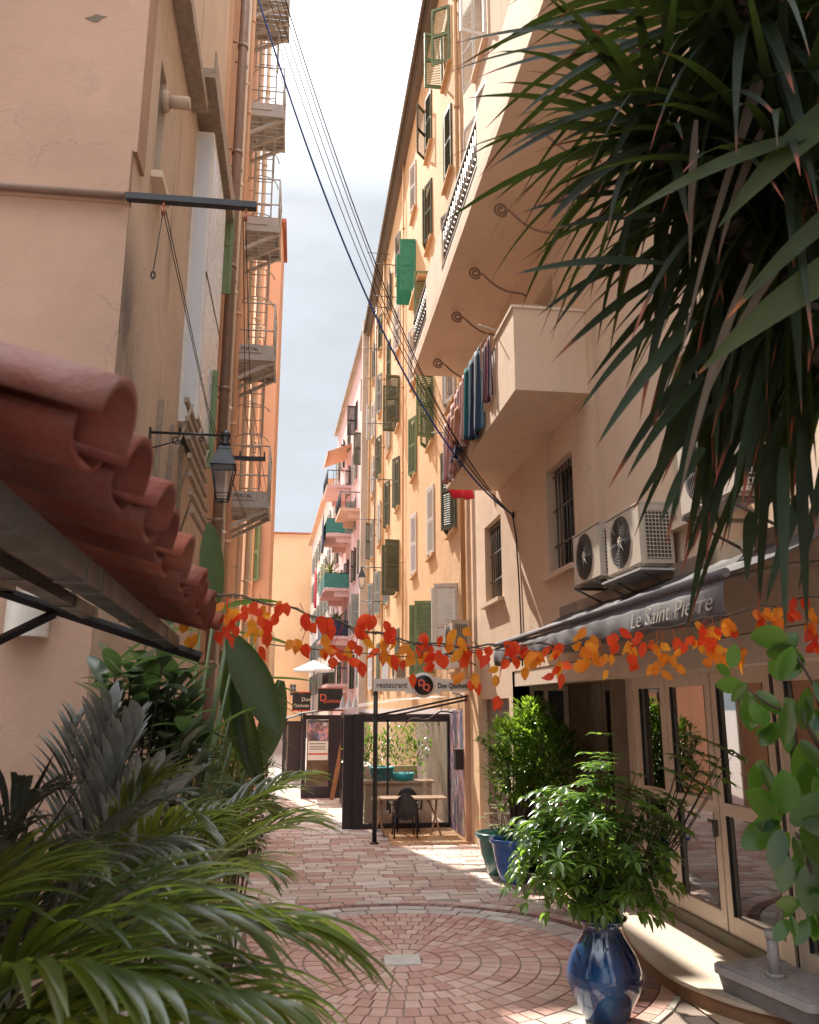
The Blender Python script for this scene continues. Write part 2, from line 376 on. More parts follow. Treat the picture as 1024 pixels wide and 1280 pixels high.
def world(o):
    m = Matrix.LocRotScale(o.location, o.rotation_euler, o.scale)
    return world(o.parent) @ m if o.parent else m
def tag(o, label=None, cat=None, group=None, kind=None):
    if label: o['label'] = label
    if cat: o['category'] = cat
    if group: o['group'] = group
    if kind: o['kind'] = kind
    return o
def thing(name, label, cat, loc=(0, 0, 0), rz=0, group=None):
    o = bpy.data.objects.new(name, None); COL.objects.link(o); o.location = loc; o.rotation_euler = (0, 0, rz)
    o.empty_display_size = .2
    return tag(o, label, cat, group)
def copy_tree(o, loc=None, rz=None, label=None, parent=None):
    c = o.copy(); COL.objects.link(c)
    if parent is not None: c.parent = parent
    if loc is not None: c.location = loc
    if rz is not None: c.rotation_euler = (0, 0, rz)
    if label: c['label'] = label
    for ch in list(o.children): copy_tree(ch, parent=c)
    return c
def basis(o, x, y, z=None):
    x = Vector(x).normalized(); y = Vector(y).normalized()
    z = Vector(z).normalized() if z is not None else x.cross(y)
    m = Matrix((x, y, z)).transposed().to_4x4(); m.translation = Vector(o); return m
def text(body, o, right, up, size, mat, parent, name='lettering', ext=.003, shear=0., bold=0., width=None, slant=0.):
    cu = bpy.data.curves.new('txt', 'FONT'); cu.body = body; cu.size = size; cu.extrude = ext; cu.shear = shear; cu.offset = bold
    cu.resolution_u = 3
    ob = bpy.data.objects.new('txt', cu); COL.objects.link(ob)
    dg = bpy.context.evaluated_depsgraph_get(); me = bpy.data.meshes.new_from_object(ob.evaluated_get(dg))
    bpy.data.objects.remove(ob)
    w = max(v.co.x for v in me.vertices)-min(v.co.x for v in me.vertices)
    sx = (width/w) if width else 1.
    m = basis(o, right, up) @ Matrix.Diagonal((sx, 1, 1, 1)) @ Matrix(((1, slant, 0, 0), (0, 1, 0, 0), (0, 0, 1, 0), (0, 0, 0, 1)))
    if parent is not None: m = world(parent).inverted() @ m
    me.transform(m); me.materials.clear(); me.materials.append(mat); me.name = name
    t = bpy.data.objects.new(name, me); COL.objects.link(t); t.parent = parent
    return t

# ------------------------------------------------------------------ leaves
Z3 = Vector((0, 0, 1))
def leaf(mb, p, d, L, W, n=5, droop=.4, fold=.25, kind='ovate', up=None, twist=0, rv=None):
    p = Vector(p); d = Vector(d).normalized(); up = Vector(up) if up is not None else Z3
    rings = []; ts = []
    rv = rnd.random() if rv is None else rv
    cols = [-1, 0, 1]
    for i in range(n+1):
        t = i/n
        if kind == 'blade': w = W*min(1, .45+t*2.2)*max(.02, (1-t**2.2))
        elif kind == 'lance': w = W*max(.03, math.sin(math.pi*min(1, t*.92+.06))**.75)
        elif kind == 'petal': w = W*max(.05, math.sin(math.pi*(t**.75)))
        else: w = W*max(.04, math.sin(math.pi*min(1, .03+t*.96)))**.62
        s = d.cross(up)
        if s.length < 1e-3: s = d.orthogonal()
        s = s.normalized()
        if twist: s = Matrix.Rotation(twist*t, 3, d) @ s
        nn = s.cross(d)
        rings.append([p - s*w*.5 + nn*w*fold*.5, p, p + s*w*.5 + nn*w*fold*.5]); ts.append(t)
        p = p + d*(L/n)
        d = (d + Vector((0, 0, -1))*droop/n).normalized()
    mb.strip(rings, ts, rv)
def frond(mb, stem, p0, p1, arch, nl=26, LL=.35, W=.022, start=.25, drp=1.2, side=1., rr=.008, angle=.55, tipL=.5):
    """palm frond: rachis from p0 to p1 with paired drooping leaflets"""
    p0 = Vector(p0); p1 = Vector(p1); K = 16; pts = []
    for i in range(K+1):
        t = i/K; pts.append(p0.lerp(p1, t) + Vector((0, 0, arch*4*t*(1-t)*(1-.35*t))))
    stem.tube(pts, [rr*(1.25-t/K) for t in range(K+1)], 6)
    for i in range(nl):
        t = start+(1-start)*(i+.5)/nl
        a = t*K; j = min(K-1, int(a)); p = pts[j].lerp(pts[j+1], a-j); d = (pts[j+1]-pts[j]).normalized()
        s = d.cross(Z3).normalized(); q = s.cross(d)
        env = math.sin(math.pi*(.18+.72*(t-start)/(1-start)))
        for sg in (-1, 1):
            ang = angle*(1.15-.5*t)+rnd.uniform(-.06, .06)
            dd = (d*math.cos(ang) + s*sg*math.sin(ang)*side + q*(.25+rnd.uniform(-.08, .08))).normalized()
            leaf(mb, p, dd, LL*env*rnd.uniform(.9, 1.1)+.03, W, 7, drp*rnd.uniform(.8, 1.25), .35, 'lance')
def rosette(mb, c, axis, n, L, W, spread=1.5, droop=1.2, kind='blade', jit=.15, seg=8, fold=.3, thmin=.15):
    c = Vector(c); axis = Vector(axis).normalized(); x = axis.orthogonal().normalized(); y = axis.cross(x)
    for i in range(n):
        th = thmin+(spread-thmin)*((i+.5)/n)**.8; ph = i*2.39996+rnd.uniform(-.2, .2)
        d = axis*math.cos(th)+(x*math.cos(ph)+y*math.sin(ph))*math.sin(th)
        leaf(mb, c+d*.03-axis*.1*(i/n), d, L*rnd.uniform(1-jit, 1+jit), W*rnd.uniform(.8, 1.15), seg, droop*rnd.uniform(.6, 1.4), fold, kind, twist=rnd.uniform(-.5, .5))

# ------------------------------------------------------------------ walls and windows
class Wall:
    """O origin (xy), U unit direction along the wall, N outward normal, w = depth behind the face"""
    def __init__(s, O, E, nrm):
        s.O = Vector((O[0], O[1], 0)); e = Vector((E[0], E[1], 0)); s.L = (e-s.O).length; s.U = (e-s.O).normalized(); s.N = Vector((nrm[0], nrm[1], 0)).normalized()
        n = Vector((s.U.y, -s.U.x, 0)); s.N = n if n.dot(s.N) > 0 else -n
    def P(s, u, z, w=0): return s.O + s.U*u + Z3*z - s.N*w
    def face(s, mb, z0, z1, holes, depth=.25):
        us = sorted(set([0, s.L]+[h[0] for h in holes]+[h[1] for h in holes])); zs = sorted(set([z0, z1]+[h[2] for h in holes]+[h[3] for h in holes]))
        for i in range(len(us)-1):
            for j in range(len(zs)-1):
                cu = (us[i]+us[i+1])/2; cz = (zs[j]+zs[j+1])/2
                if any(h[0] < cu < h[1] and h[2] < cz < h[3] for h in holes): continue
                mb.quad(s.P(us[i], zs[j]), s.P(us[i+1], zs[j]), s.P(us[i+1], zs[j+1]), s.P(us[i], zs[j+1]))
        for a, b, c, d in holes:
            for q in (((a, c), (b, c)), ((b, c), (b, d)), ((b, d), (a, d)), ((a, d), (a, c))):
                mb.quad(s.P(*q[0]), s.P(*q[1]), s.P(*q[1], depth), s.P(*q[0], depth))
    def bx(s, mb, u0, u1, z0, z1, w0, w1):
        P = [s.P(u, z, w) for z in (z0, z1) for (u, w) in ((u0, w0), (u1, w0), (u1, w1), (u0, w1))]
        n = len(mb.v); mb.v += P
        for f in ((3,2,1,0),(4,5,6,7),(0,1,5,4),(1,2,6,5),(2,3,7,6),(3,0,4,7)):
            mb.f.append(tuple(n+i for i in f)); mb.mi.append(mb.cur); mb.sm.append(False)
SH = {}
def shutter_mesh(w, h, mat, solid=False):
    k = (round(w, 2), round(h, 2), mat.name, solid)
    if k in SH: return SH[k]
    m = MB(); st = .055
    m.box((0, -.018, 0), (st, .018, h)); m.box((w-st, -.018, 0), (w, .018, h))
    for z in (0, h*.5-.04, h-.08): m.box((st, -.017, z), (w-st, .017, z+.08))
    if solid: m.box((st, -.008, .08), (w-st, .008, h-.08))
    else:
        for a, b in ((.08, h*.5-.04), (h*.5+.04, h-.08)):
            n = int((b-a)/.05)
            for i in range(n):
                z = a+(i+.5)*(b-a)/n
                m.box((st, -.004, -.034), (w-st, .004, .034), Matrix.Translation((0, 0, z)) @ Matrix.Rotation(R(40), 4, 'X'))
    me = bpy.data.meshes.new('shutter')
    me.from_pydata([tuple(v) for v in m.v], [], m.f); me.materials.append(mat); SH[k] = me
    return me
def window(par, W, u0, u1, z0, z1, depth=.25, sh=None, smat='greywood', fmat='whitepaint', sill=True, bars=False, panes=(2, 3), paneM='pane', sillM='cream', solid=False):
    m = MB(); t = .05; d = depth-.05
    W.bx(m, u0, u0+t, z0, z1, d-.03, d+.03); W.bx(m, u1-t, u1, z0, z1, d-.03, d+.03)
    W.bx(m, u0+t, u1-t, z0, z0+t, d-.03, d+.03); W.bx(m, u0+t, u1-t, z1-t, z1, d-.03, d+.03)
    nx, nz = panes
    for i in range(1, nx): c = u0+(u1-u0)*i/nx; W.bx(m, c-.02, c+.02, z0+t, z1-t, d-.025, d+.025)
    for i in range(1, nz): c = z0+(z1-z0)*i/nz; W.bx(m, u0+t, u1-t, c-.014, c+.014, d-.02, d+.02)
    f = m.build('window', M[fmat], par)
    g = MB(); g.quad(W.P(u0, z0, d+.01), W.P(u1, z0, d+.01), W.P(u1, z1, d+.01), W.P(u0, z1, d+.01)); g.build('pane', M[paneM], f)
    if sill: s = MB(); W.bx(s, u0-.08, u1+.08, z0-.07, z0-.002, -.1, .12); s.build('sill', M[sillM], f)
    if bars:
        b = MB(); n = max(3, int((u1-u0)/.13))
        for i in range(1, n): c = u0+(u1-u0)*i/n; b.tube([W.P(c, z0+.002, .10), W.P(c, z1-.002, .10)], .011, 6)
        for k in (.28, .62, .95): z = z0+(z1-z0)*k; b.tube([W.P(u0, z, .10), W.P(u1, z, .10)], .012, 6)
        b.build('bar_grille', M['steel'], f)
    if sh:
        w = (u1-u0)/2-.004; me = shutter_mesh(w, z1-z0-.02, M[smat], solid)
        for k, a in enumerate(sh):
            if a is None: continue
            a = R(a); hinge = W.P(u0 if k == 0 else u1, z0+.01, -.024)
            d = W.U*math.cos(a)*(1 if k == 0 else -1)+W.N*math.sin(a)
            o = bpy.data.objects.new('shutter', me); COL.objects.link(o); o.parent = f
            mm = Matrix.Translation(hinge) @ Matrix.Rotation(math.atan2(d.y, d.x), 4, 'Z')
            mm = world(f).inverted() @ mm
            o.location = mm.to_translation(); o.rotation_euler = mm.to_euler()
    return f
def hull(mb, pts, z0, z1, skip=()):
    """closed sides and top of a building body; pts = footprint, edges in skip are left for a Wall"""
    k = len(pts)
    for i in range(k):
        if i in skip: continue
        a, b = pts[i], pts[(i+1) % k]
        mb.quad((*a, z0), (*b, z0), (*b, z1), (*a, z1))
    mb.poly([(*p, z1) for p in pts])

# ================================================================== GROUND
g = MB(); g.quad((-400, -60, -.02), (400, -60, -.02), (400, 700, -.02), (-400, 700, -.02))
tag(g.build('ground', M['ground']), kind='structure')
C0 = (1.1, 8.85)
g = MB(); g.quad((-1.35, 3, -.012), (3.34, 3, -.012), (3.34, 24, -.012), (-1.35, 24, -.012))
tag(g.build('street_joints', M['joint']), kind='structure')
def paver(mb, pts, z, inset=.006, h=.02):
    cx = sum(p[0] for p in pts)/len(pts); cy = sum(p[1] for p in pts)/len(pts); z += rnd.uniform(-.003, .003)
    tx, ty = rnd.uniform(-.008, .008), rnd.uniform(-.008, .008)
    n = len(mb.v); k = len(pts)
    for p in pts: mb.v.append(Vector((p[0], p[1], z-h)))
    for p in pts:
        d = Vector((cx-p[0], cy-p[1])); q = Vector(p)+d.normalized()*inset
        mb.v.append(Vector((q.x, q.y, z+(q.x-cx)*tx+(q.y-cy)*ty)))
    mb.f.append(tuple(n+k+i for i in range(k)))
    for i in range(k): j = (i+1) % k; mb.f.append((n+i, n+j, n+k+j, n+k+i))
    mb.mi += [0]*(k+1); mb.sm += [False]*(k+1)
def ringp(mb, r0, r1, n, z, gap=.01, off=0):
    for i in range(n):
        a0 = 2*math.pi*(i+off)/n; a1 = 2*math.pi*(i+1+off)/n; ga = gap/((r0+r1)/2)/2
        pts = [(C0[0]+r*math.cos(a), C0[1]+r*math.sin(a)) for r, a in ((r0+gap/2, a0+ga), (r1-gap/2, a0+ga), (r1-gap/2, a1-ga), (r0+gap/2, a1-ga))]
        paver(mb, pts, z)
b = MB(); r = .2; i = 0
while r < 1.72:
    ringp(b, r, r+.19, max(9, int(2*math.pi*(r+.1)/.135)), .004, off=i*.5); r += .19; i += 1
ringp(b, 2.42, 2.56, 90, .006)
tag(b.build('brick_circle', M['brick']), kind='structure')
b = MB(); ringp(b, r, r+.2, 34, .003, .014); ringp(b, r+.2, r+.38, 40, .005, .014, .4); R1 = r+.38
ringp(b, R1+.13, 2.42 if R1+.13 < 2.3 else R1+.33, 44, .004, .014, .2)
tag(b.build('border_stones', M['stonewhite']), kind='structure')
b = MB(); ringp(b, R1, R1+.13, 88, .004, .012)
tag(b.build('border_bricks', M['brownbrick']), kind='structure')
b = MB(); y = 3.2; ob = MB()
while y < 24:
    dy = rnd.uniform(.15, .27); x = -1.33+rnd.uniform(0, .1)
    while x < 3.3:
        dx = rnd.uniform(.2, .55); x1 = min(3.33, x+dx)
        cx, cy = (x+x1)/2, y+dy/2
        if x1-x > .08:
            d = min(math.hypot(px-C0[0], py-C0[1]) for px in (x, x1, cx) for py in (y, y+dy))
            if d > 2.5 and not (cx > 1.75 and 15.75 < cy < 18): paver(b, [(x+.008, y+.008), (x1-.008, y+.008), (x1-.008, y+dy-.008), (x+.008, y+dy-.008)], 0)
        x = x1
    y += dy
tag(b.build('street_stones', M['stone']), kind='structure')
y = 15.8; i = 0
while y < 17.9:
    x = 1.8-(i % 2)*.14
    while x < 3.3:
        x1 = min(x+.28, 3.33)
        if x1-x > .06: paver(ob, [(max(1.8, x)+.004, y+.004), (x1-.004, y+.004), (x1-.004, y+.136), (max(1.8, x)+.004, y+.136)], .006, .004)
        x += .28
    y += .14; i += 1
tag(ob.build('terrace_tiles', M['ochrebrick']), kind='structure')
b = MB(); paver(b, [(C0[0]-.19, C0[1]-.16), (C0[0]+.17, C0[1]-.17), (C0[0]+.19, C0[1]+.15), (C0[0]-.17, C0[1]+.17)], .012)
tag(b.build('manhole_cover', M['stonewhite']), 'pale square stone cover at the centre of the brick circle', 'manhole cover')

# ================================================================== RIGHT: cream building
XW, TOP = 3.35, 21.8
bb = thing('apartment_building', 'cream plastered building with overhanging balconies and a glazed shopfront, on the right', 'building', (XW, 16, 0))
W = Wall((XW, 1.5), (XW, 16.05), (-1, 0))
def U(y): return y-1.5
holes = [(U(9.72), U(10.85), 4.12, 5.58), (U(13.5), U(14.75), 4.2, 5.62), (U(5.9), U(6.95), 4.0, 5.5), (U(1.6), U(13.0), 0, 2.95), (U(13.25), U(15.3), 0, 2.55)]
for z in (9.55, 12.4, 15.3, 18.2):
    for y in (3.2, 6.6, 10.2, 13.6): holes.append((U(y), U(y+1.1), z, z+(2.0 if z > 9.6 else 2.0)))
holes.append((U(10.2), U(11.1), 6.3, 8.3)); holes.append((U(5), U(6), 6.6, 8.4))
m = MB(); W.face(m, 0, TOP, holes, .3)
XS = 4.27
m.quad((XW, 13.0, 0), (XS+.1, 13.0, 0), (XS+.1, 13.0, 2.95), (XW, 13.0, 2.95))           # end of the recess
m.quad((XW+.25, 1.5, 2.949), (XS+.1, 1.5, 2.949), (XS+.1, 13, 2.949), (XW+.25, 13, 2.949))
m.quad((XS, 1.5, 2.75), (XS, 13, 2.75), (XS, 13, 2.95), (XS, 1.5, 2.95))
m.quad((XS, 1.5, 0), (XS, 6.3, 0), (XS, 6.3, 2.75), (XS, 1.5, 2.75))
hull(m, [(XW, 1.5), (XW, 16.05), (12, 16.05), (12, 1.5)], 0, TOP, skip=(0,))
m.build('wall', M['beige'], bb)
m = MB(); W.bx(m, U(15.3), U(16.06), 0, 3.4, -.06, -.002); m.build('corner_pillar', M['apricot'], bb)
for (a, c, z0, z1) in [(9.72, 10.85, 4.12, 5.58), (13.5, 14.75, 4.2, 5.62), (5.9, 6.95, 4.0, 5.5)]:
    window(bb, W, U(a), U(c), z0, z1, .3, bars=True, fmat='darkwood', sillM='beige')
for z in (9.55, 12.4, 15.3, 18.2):
    for y in (3.2, 6.6, 10.2, 13.6):
        window(bb, W, U(y), U(y+1.1), z, z+2., .3, sh=(rnd.choice((12, 100, 165)), rnd.choice((15, 95, 165))), smat='whitepaint', sillM='beige')
window(bb, W, U(10.2), U(11.1), 6.3, 8.3, .3, sillM='beige'); window(bb, W, U(5), U(6), 6.6, 8.4, .3, sillM='beige')
# roller door in the ground floor
m = MB(); W.bx(m, U(13.25), U(15.3), 0, 2.55, .12, .16)
for k in range(19): W.bx(m, U(13.25), U(15.3), .03+k*.132, .13+k*.132, .105, .122)
m.build('roller_door', M['brownframe'], bb)
# narrow window in the recess end
m = MB()
for (x0, x1, z0, z1) in ((3.62, 3.68, 2.1, 2.72), (4.16, 4.22, 2.1, 2.72), (3.68, 4.16, 2.1, 2.16), (3.68, 4.16, 2.66, 2.72), (3.84, 3.9, 2.16, 2.66)): m.box((x0, 12.94, z0), (x1, 12.998, z1))
f = m.build('window', M['frame'], bb)
m = MB(); m.quad((3.68, 12.985, 2.16), (4.16, 12.985, 2.16), (4.16, 12.985, 2.66), (3.68, 12.985, 2.66)); m.build('pane', M['pane'], f)
# interior of the shop behind the glass
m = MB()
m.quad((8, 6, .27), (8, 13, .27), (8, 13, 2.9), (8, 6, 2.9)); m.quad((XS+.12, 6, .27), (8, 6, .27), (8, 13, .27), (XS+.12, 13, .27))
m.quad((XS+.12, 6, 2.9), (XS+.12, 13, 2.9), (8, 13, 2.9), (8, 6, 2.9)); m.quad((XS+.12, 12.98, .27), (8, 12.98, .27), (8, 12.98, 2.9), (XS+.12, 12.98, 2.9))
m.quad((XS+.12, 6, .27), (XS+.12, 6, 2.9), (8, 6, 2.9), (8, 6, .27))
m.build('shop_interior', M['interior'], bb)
m = MB()
for (x, y) in ((5.6, 9.4), (6.4, 8.2), (5.5, 7.6), (6.8, 10.6)): m.box((x, y, .28), (x+.7, y+.5, 1.05)); m.box((x-.05, y-.05, 1.05), (x+.75, y+.55, 1.1))
for z in (.9, 1.4, 1.9, 2.4): m.box((7.5, 7, z), (7.95, 12, z+.05))
for k in range(30): yy = 7.1+k*.16; zz = rnd.choice((.95, 1.45, 1.95)); m.lathe([(0, 0), (.05, 0), (.05, .2), (.02, .28), (0, .28)], (7.7, yy, zz), 8)
m.build('shop_furniture', M['interiorlight'], bb)
# glazed doors: mullions along Y
def leafdoor(y0, y1, rail=1.42, fm='frame', name='door', glz='glass', handle=True, bot=.27, top=2.75, st=.11):
    m = MB(); x0, x1 = XS-.03, XS+.04
    m.box((x0, y0, bot), (x1, y0+st, top)); m.box((x0, y1-st, bot), (x1, y1, top))
    m.box((x0+.002, y0+st, bot), (x1-.002, y1-st, bot+.17)); m.box((x0+.002, y0+st, top-.12), (x1-.002, y1-st, top))
    if rail: m.box((x0+.002, y0+st, rail-.06), (x1-.002, y1-st, rail+.06))
    f = m.build(name, M[fm], bb)
    z = [bot+.17, rail-.06, rail+.06, top-.12] if rail else [bot+.17, top-.12]
    for i in range(0, len(z), 2):
        q = MB(); q.quad((XS+.005, y0+st, z[i]), (XS+.005, y1-st, z[i]), (XS+.005, y1-st, z[i+1]), (XS+.005, y0+st, z[i+1])); q.build('pane', M[glz], f)
        for (a, b2, c, d) in ((y0+st, y0+st+.014, z[i], z[i+1]), (y1-st-.014, y1-st, z[i], z[i+1])): q = MB(); q.box((x0-.003, a, c), (x0+.03, b2, d)); q.build('seal', M['iron'], f)
    if handle:
        h = MB(); h.box((x0-.05, y0+.035, rail-.28), (x0-.002, y0+.065, rail-.12)); h.box((x0-.05, y0+.03, rail-.15), (x0-.03, y0+.16, rail-.12)); h.build('handle', M['steel'], f)
    return f
leafdoor(9.48, 10.30, handle=False, name='side_panel')
leafdoor(8.36, 9.42); leafdoor(7.22, 8.33)
leafdoor(6.32, 7.10, name='side_panel', handle=False)
m = MB()
m.box((XS-.06, 10.30, .25), (XS+.06, 10.56, 2.75)); m.box((XS-.06, 7.105, .25), (XS+.06, 7.215, 2.75)); m.box((XS-.045, 9.425, .27), (XS+.05, 9.475, 2.75))
m.box((XS-.1, 6.3, 2.752), (XS+.05, 10.6, 2.86)); m.build('door_frame', M['frame'], bb)
m = MB(); m.box((XS-.075, 7.1, .3), (XS-.061, 7.14, 2.7)); m.build('dark_seal', M['iron'], bb)
leafdoor(10.62, 11.5, fm='brownframe', name='brown_door', rail=1.0, handle=True, st=.14)
m = MB(); m.box((XS-.03, 11.52, .2), (XS+.05, 12.98, 2.75)); m.box((XS-.25, 10.565, .2), (XS+.02, 10.61, 2.74)); m.build('brown_panel', M['brownframe'], bb)
m = MB(); m.box((XS-.07, 6.3, .15), (XS+.12, 12.99, .268)); m.build('threshold', M['threshold'], bb)
# roller shutter box under the awning
m = MB(); m.box((XW+.01, 4.5, 2.72), (XW+.24, 12.9, 2.94)); m.box((XW+.1, 4.5, 2.86), (XS-.1, 10.6, 2.945)); m.build('shutter_box', M['frame'], bb)
# balconies
def balcony_slab(name_mat, x0, y0, y1, z, th=.18):
    m = MB(); m.box((x0, y0, z), (XW-.002, y1, z+th)); return m.build('balcony', M['beige'], bb)
bl = balcony_slab('beige', 2.45, 9.0, 13.65, 6.05)
m = MB(); m.box((2.453, 9.003, 6.232), (XW-.003, 9.1, 7.1)); m.box((2.453, 9.102, 6.232), (2.55, 9.95, 7.1)); m.box((2.453, 9.955, 6.232), (2.53, 13.6, 6.36))
m.build('parapet', M['beige'], bl)
m = MB(); m.box((2.43, 8.985, 7.102), (2.57, 9.97, 7.14)); m.box((2.572, 8.985, 7.102), (XW-.003, 9.12, 7.14)); m.build('coping', M['cream'], bl)
m = MB()
for k in range(30): y = 10.05+k*.12; m.tube([(2.5, y, 6.36), (2.5, y, 7.1)], .009, 6)
m.tube([(2.5, 9.95, 7.1), (2.5, 13.6, 7.1)], .018); m.tube([(2.5, 13.6, 7.1), (XW, 13.6, 7.1)], .018); m.tube([(2.5, 13.6, 6.36), (2.5, 13.6, 7.1)], .018)
m.build('railing', M['ladder'], bl)
bu = balcony_slab('beige', 2.18, 1.5, 16.0, 9.1, .2)
m = MB()
for a, c in ((1.5, 9.6), (12.4, 14.1)): m.box((2.183, a, 9.302), (2.29, c, 10.25))
m.box((2.183, 9.6, 9.302), (2.26, 12.4, 9.42)); m.box((2.183, 14.1, 9.302), (2.26, 15.98, 9.42)); m.build('parapet', M['cream'], bu)
for a, c in ((9.6, 12.4), (14.1, 15.95)):
    m = MB()
    m.box((2.19, a, 10.2), (2.26, c, 10.26)); m.box((2.19, a, 9.5), (2.24, c, 9.54))
    n = int((c-a)/.14)
    for k in range(n):
        y = a+(k+.5)*(c-a)/n; m.tube([(2.22, y, 9.54), (2.22, y, 10.2)], .012, 5)
        for zz in (9.75, 9.98): m.tube([(2.22, y+.05*math.cos(t*R(60)), zz+.06*math.sin(t*R(60))) for t in range(7)], .009, 5)
    m.build('railing', M['steel'], bu)
for y in (15.0, 13.0, 11.5, 9.8, 8.2, 6.6, 5.0):
    m = MB(); pts = [(XW, y, 8.62)]
    for k in range(9): t = k/8; pts.append((XW-.08-.62*t, y, 8.66+.30*t-.10*math.sin(math.pi*t)))
    cx, cz = XW-.80, 9.0-.03
    for k in range(22): a = R(-60)+k*R(30)*-1; rr = .105*(1-k/26); pts.append((cx+rr*math.cos(a), y, cz+rr*math.sin(a)*1.-.01))
    m.tube(pts, .017, 6); m.build('scroll_bracket', M['copper'], bu)
m = MB(); m.tube([(3.27, 14.2, 6.2), (3.27, 14.2, 9.05)], .035, 8); m.tube([(3.29, 15.9, 2.6), (3.29, 15.9, 9.05)], .04, 8); m.build('drain_pipe', M['beige'], bb)

# no-smoking plate on the near glazed panel
ns = thing('no_smoking_sign', 'small white no smoking plate with red ring beside the glazed doors', 'sign', (XS-.035, 6.75, 1.75))
m = MB(); m.box((XS-.037, 6.62, 1.62), (XS-.031, 6.86, 1.96)); m.build('plate', M['signwhite'], ns)
m = MB(); m.tube([(XS-.04, 6.74+.085*math.cos(a*R(15)), 1.81+.085*math.sin(a*R(15))) for a in range(25)], .010, 6)
m.tube([(XS-.04, 6.80, 1.87), (XS-.04, 6.68, 1.75)], .009, 6); m.build('red_ring', M['inkred'], ns)
m = MB(); m.box((XS-.043, 6.69, 1.80), (XS-.038, 6.79, 1.82)); m.build('cigarette', M['ink'], ns)

# awning
aw = thing('shop_awning', 'charcoal cloth awning with cream script lettering over the shopfront', 'awning', (XW, 7.2, 3.5))
m = MB(); rows = []
Y0, Y1 = 4.45, 10.1
for i in range(41):
    y = Y0+(Y1-Y0)*i/40; row = []
    for k in range(9):
        t = k/8; x = XW-.03-(XW-.03-2.42)*t; z = 3.55-.40*t-.035*math.sin(math.pi*t)*(1+.3*math.sin(y*7))+.006*math.sin(y*19+t*3); row.append((x, y, z))
    rows.append(row)
m.strip(rows, [0]*len(rows), .5); m.build('canopy_cloth', M['awning'], aw, solid=.006)
m = MB(); rows = []
for i in range(141):
    y = Y0+(Y1-Y0)*i/140
    rows.append([(2.40+.010*math.sin(y*16)*(k/4)-.02*math.sin(math.pi*k/4), y, 3.115-.225*(k/4)+.01*math.sin(y*5)*(k/4)) for k in range(5)])
m.strip(rows, [0]*len(rows), .5); m.build('valance', M['valance'], aw, solid=.005)
m = MB(); m.tube([(2.40, Y0-.03, 3.15), (2.40, Y1+.03, 3.15)], .028, 12); m.build('front_bar', M['valance'], aw)
m = MB()
for y in (4.8, 7.3, 9.8): m.tube([(XW-.02, y, 3.3), (2.95, y-.15, 3.24), (2.43, y, 3.14)], .018, 8)
m.box((XW-.12, Y0, 3.50), (XW-.003, Y1, 3.62)); m.build('awning_arm', M['brownframe'], aw)
text('Le Saint Pierre', (2.366, 5.78, 2.95), (0, -1, 0), (0, 0, 1), .16, M['inkfaint'], aw, slant=.4, bold=-.002, width=1.2)

# air conditioners
def ac_unit(w=.82, h=.56, d=.31):
    """fan side faces -X, body spans y 0..w, x 0..d, z 0..h"""
    t = thing('air_conditioner', '', 'air conditioner')
    m = MB(); m.box((.012, 0, .02), (d, w, h)); m.box((0, .012, .03), (.012, w-.012, h-.01)); m.box((-.006, -.004, h), (d+.006, w+.004, h+.014)); m.box((.03, .06, 0), (d-.03, .14, .02)); m.box((.03, w-.14, 0), (d-.03, w-.06, .02))
    m.build('casing', M['acwhite'], t)
    cy, cz, r = w*.56, h*.5+.01, h*.42
    mt = Matrix.Translation((-.002, cy, cz)) @ Matrix.Rotation(R(-90), 4, 'Y')
    m = MB(); m.lathe([(0, .0), (r, .0), (r+.012, -.002)], n=32, mat=mt); f = m.build('fan_recess', M['acdark'], t)
    m = MB()
    for k in range(1, 9): rr = r*k/8.; m.tube([(-.012, cy+rr*math.cos(a*R(15)), cz+rr*math.sin(a*R(15))) for a in range(25)], .0028, 4)
    for k in range(8): a = k*R(45); m.tube([(-.014, cy+.03*math.cos(a), cz+.03*math.sin(a)), (-.01, cy+r*math.cos(a), cz+r*math.sin(a))], .003, 4)
    m.build('fan_guard', M['acdark'], t)
    m = MB(); m.lathe([(0, .012), (.05, .010), (.055, 0)], n=16, mat=mt); m.build('fan_hub', M['acwhite'], t)
    m = MB(); m.box((.05, -.003, .06), (d-.03, .004, h-.06)); g2 = m.build('coil', M['acdark'], t)
    m = MB()
    for k in range(13): z = .07+k*(h-.14)/12; m.box((.045, -.010, z-.004), (d-.025, -.003, z+.004))
    for k in range(8): x = .05+k*(d-.08)/7; m.box((x-.003, -.013, .06), (x+.003, -.009, h-.06))
    m.build('side_grille', M['acwhite'], t)
    for y in (.1, w-.1):
        m = MB(); m.box((-.04, y-.015, -.03), (d+.2, y+.015, -.003)); m.tube([(-.02, y, -.02), (d+.2, y, -.28)], .012, 6); m.box((d+.18, y-.015, -.32), (d+.2, y+.015, -.03)); m.build('bracket', M['steel'], t)
    return t
ac = ac_unit(); ac.location = (2.97, 6.9, 3.62); ac['label'] = 'cream air conditioner with large fan above the awning, nearer of the adjoining pair'; ac['group'] = 'air conditioners on the facades'
copy_tree(ac, (2.97, 7.9, 3.66), 0, 'cream air conditioner farther of the adjoining pair above the awning, beside the barred window')
copy_tree(ac, (2.84, 5.0, 3.78), 0, 'cream air conditioner half hidden behind the hanging yucca blades')
copy_tree(ac, (2.84, 15.35, 3.42), 0, 'white air conditioner high on the wall at the corner of the ochre building')
copy_tree(ac, (2.84, 24.6, 3.2), 0, 'small far air conditioner above the restaurant terrace roof')
m = MB(); m.box((2.92, 6.82, 3.565), (3.33, 7.76, 3.585)); tag(m.build('support_shelf', M['greylid']), 'flat metal shelf under the nearer air conditioner of the pair', 'shelf')

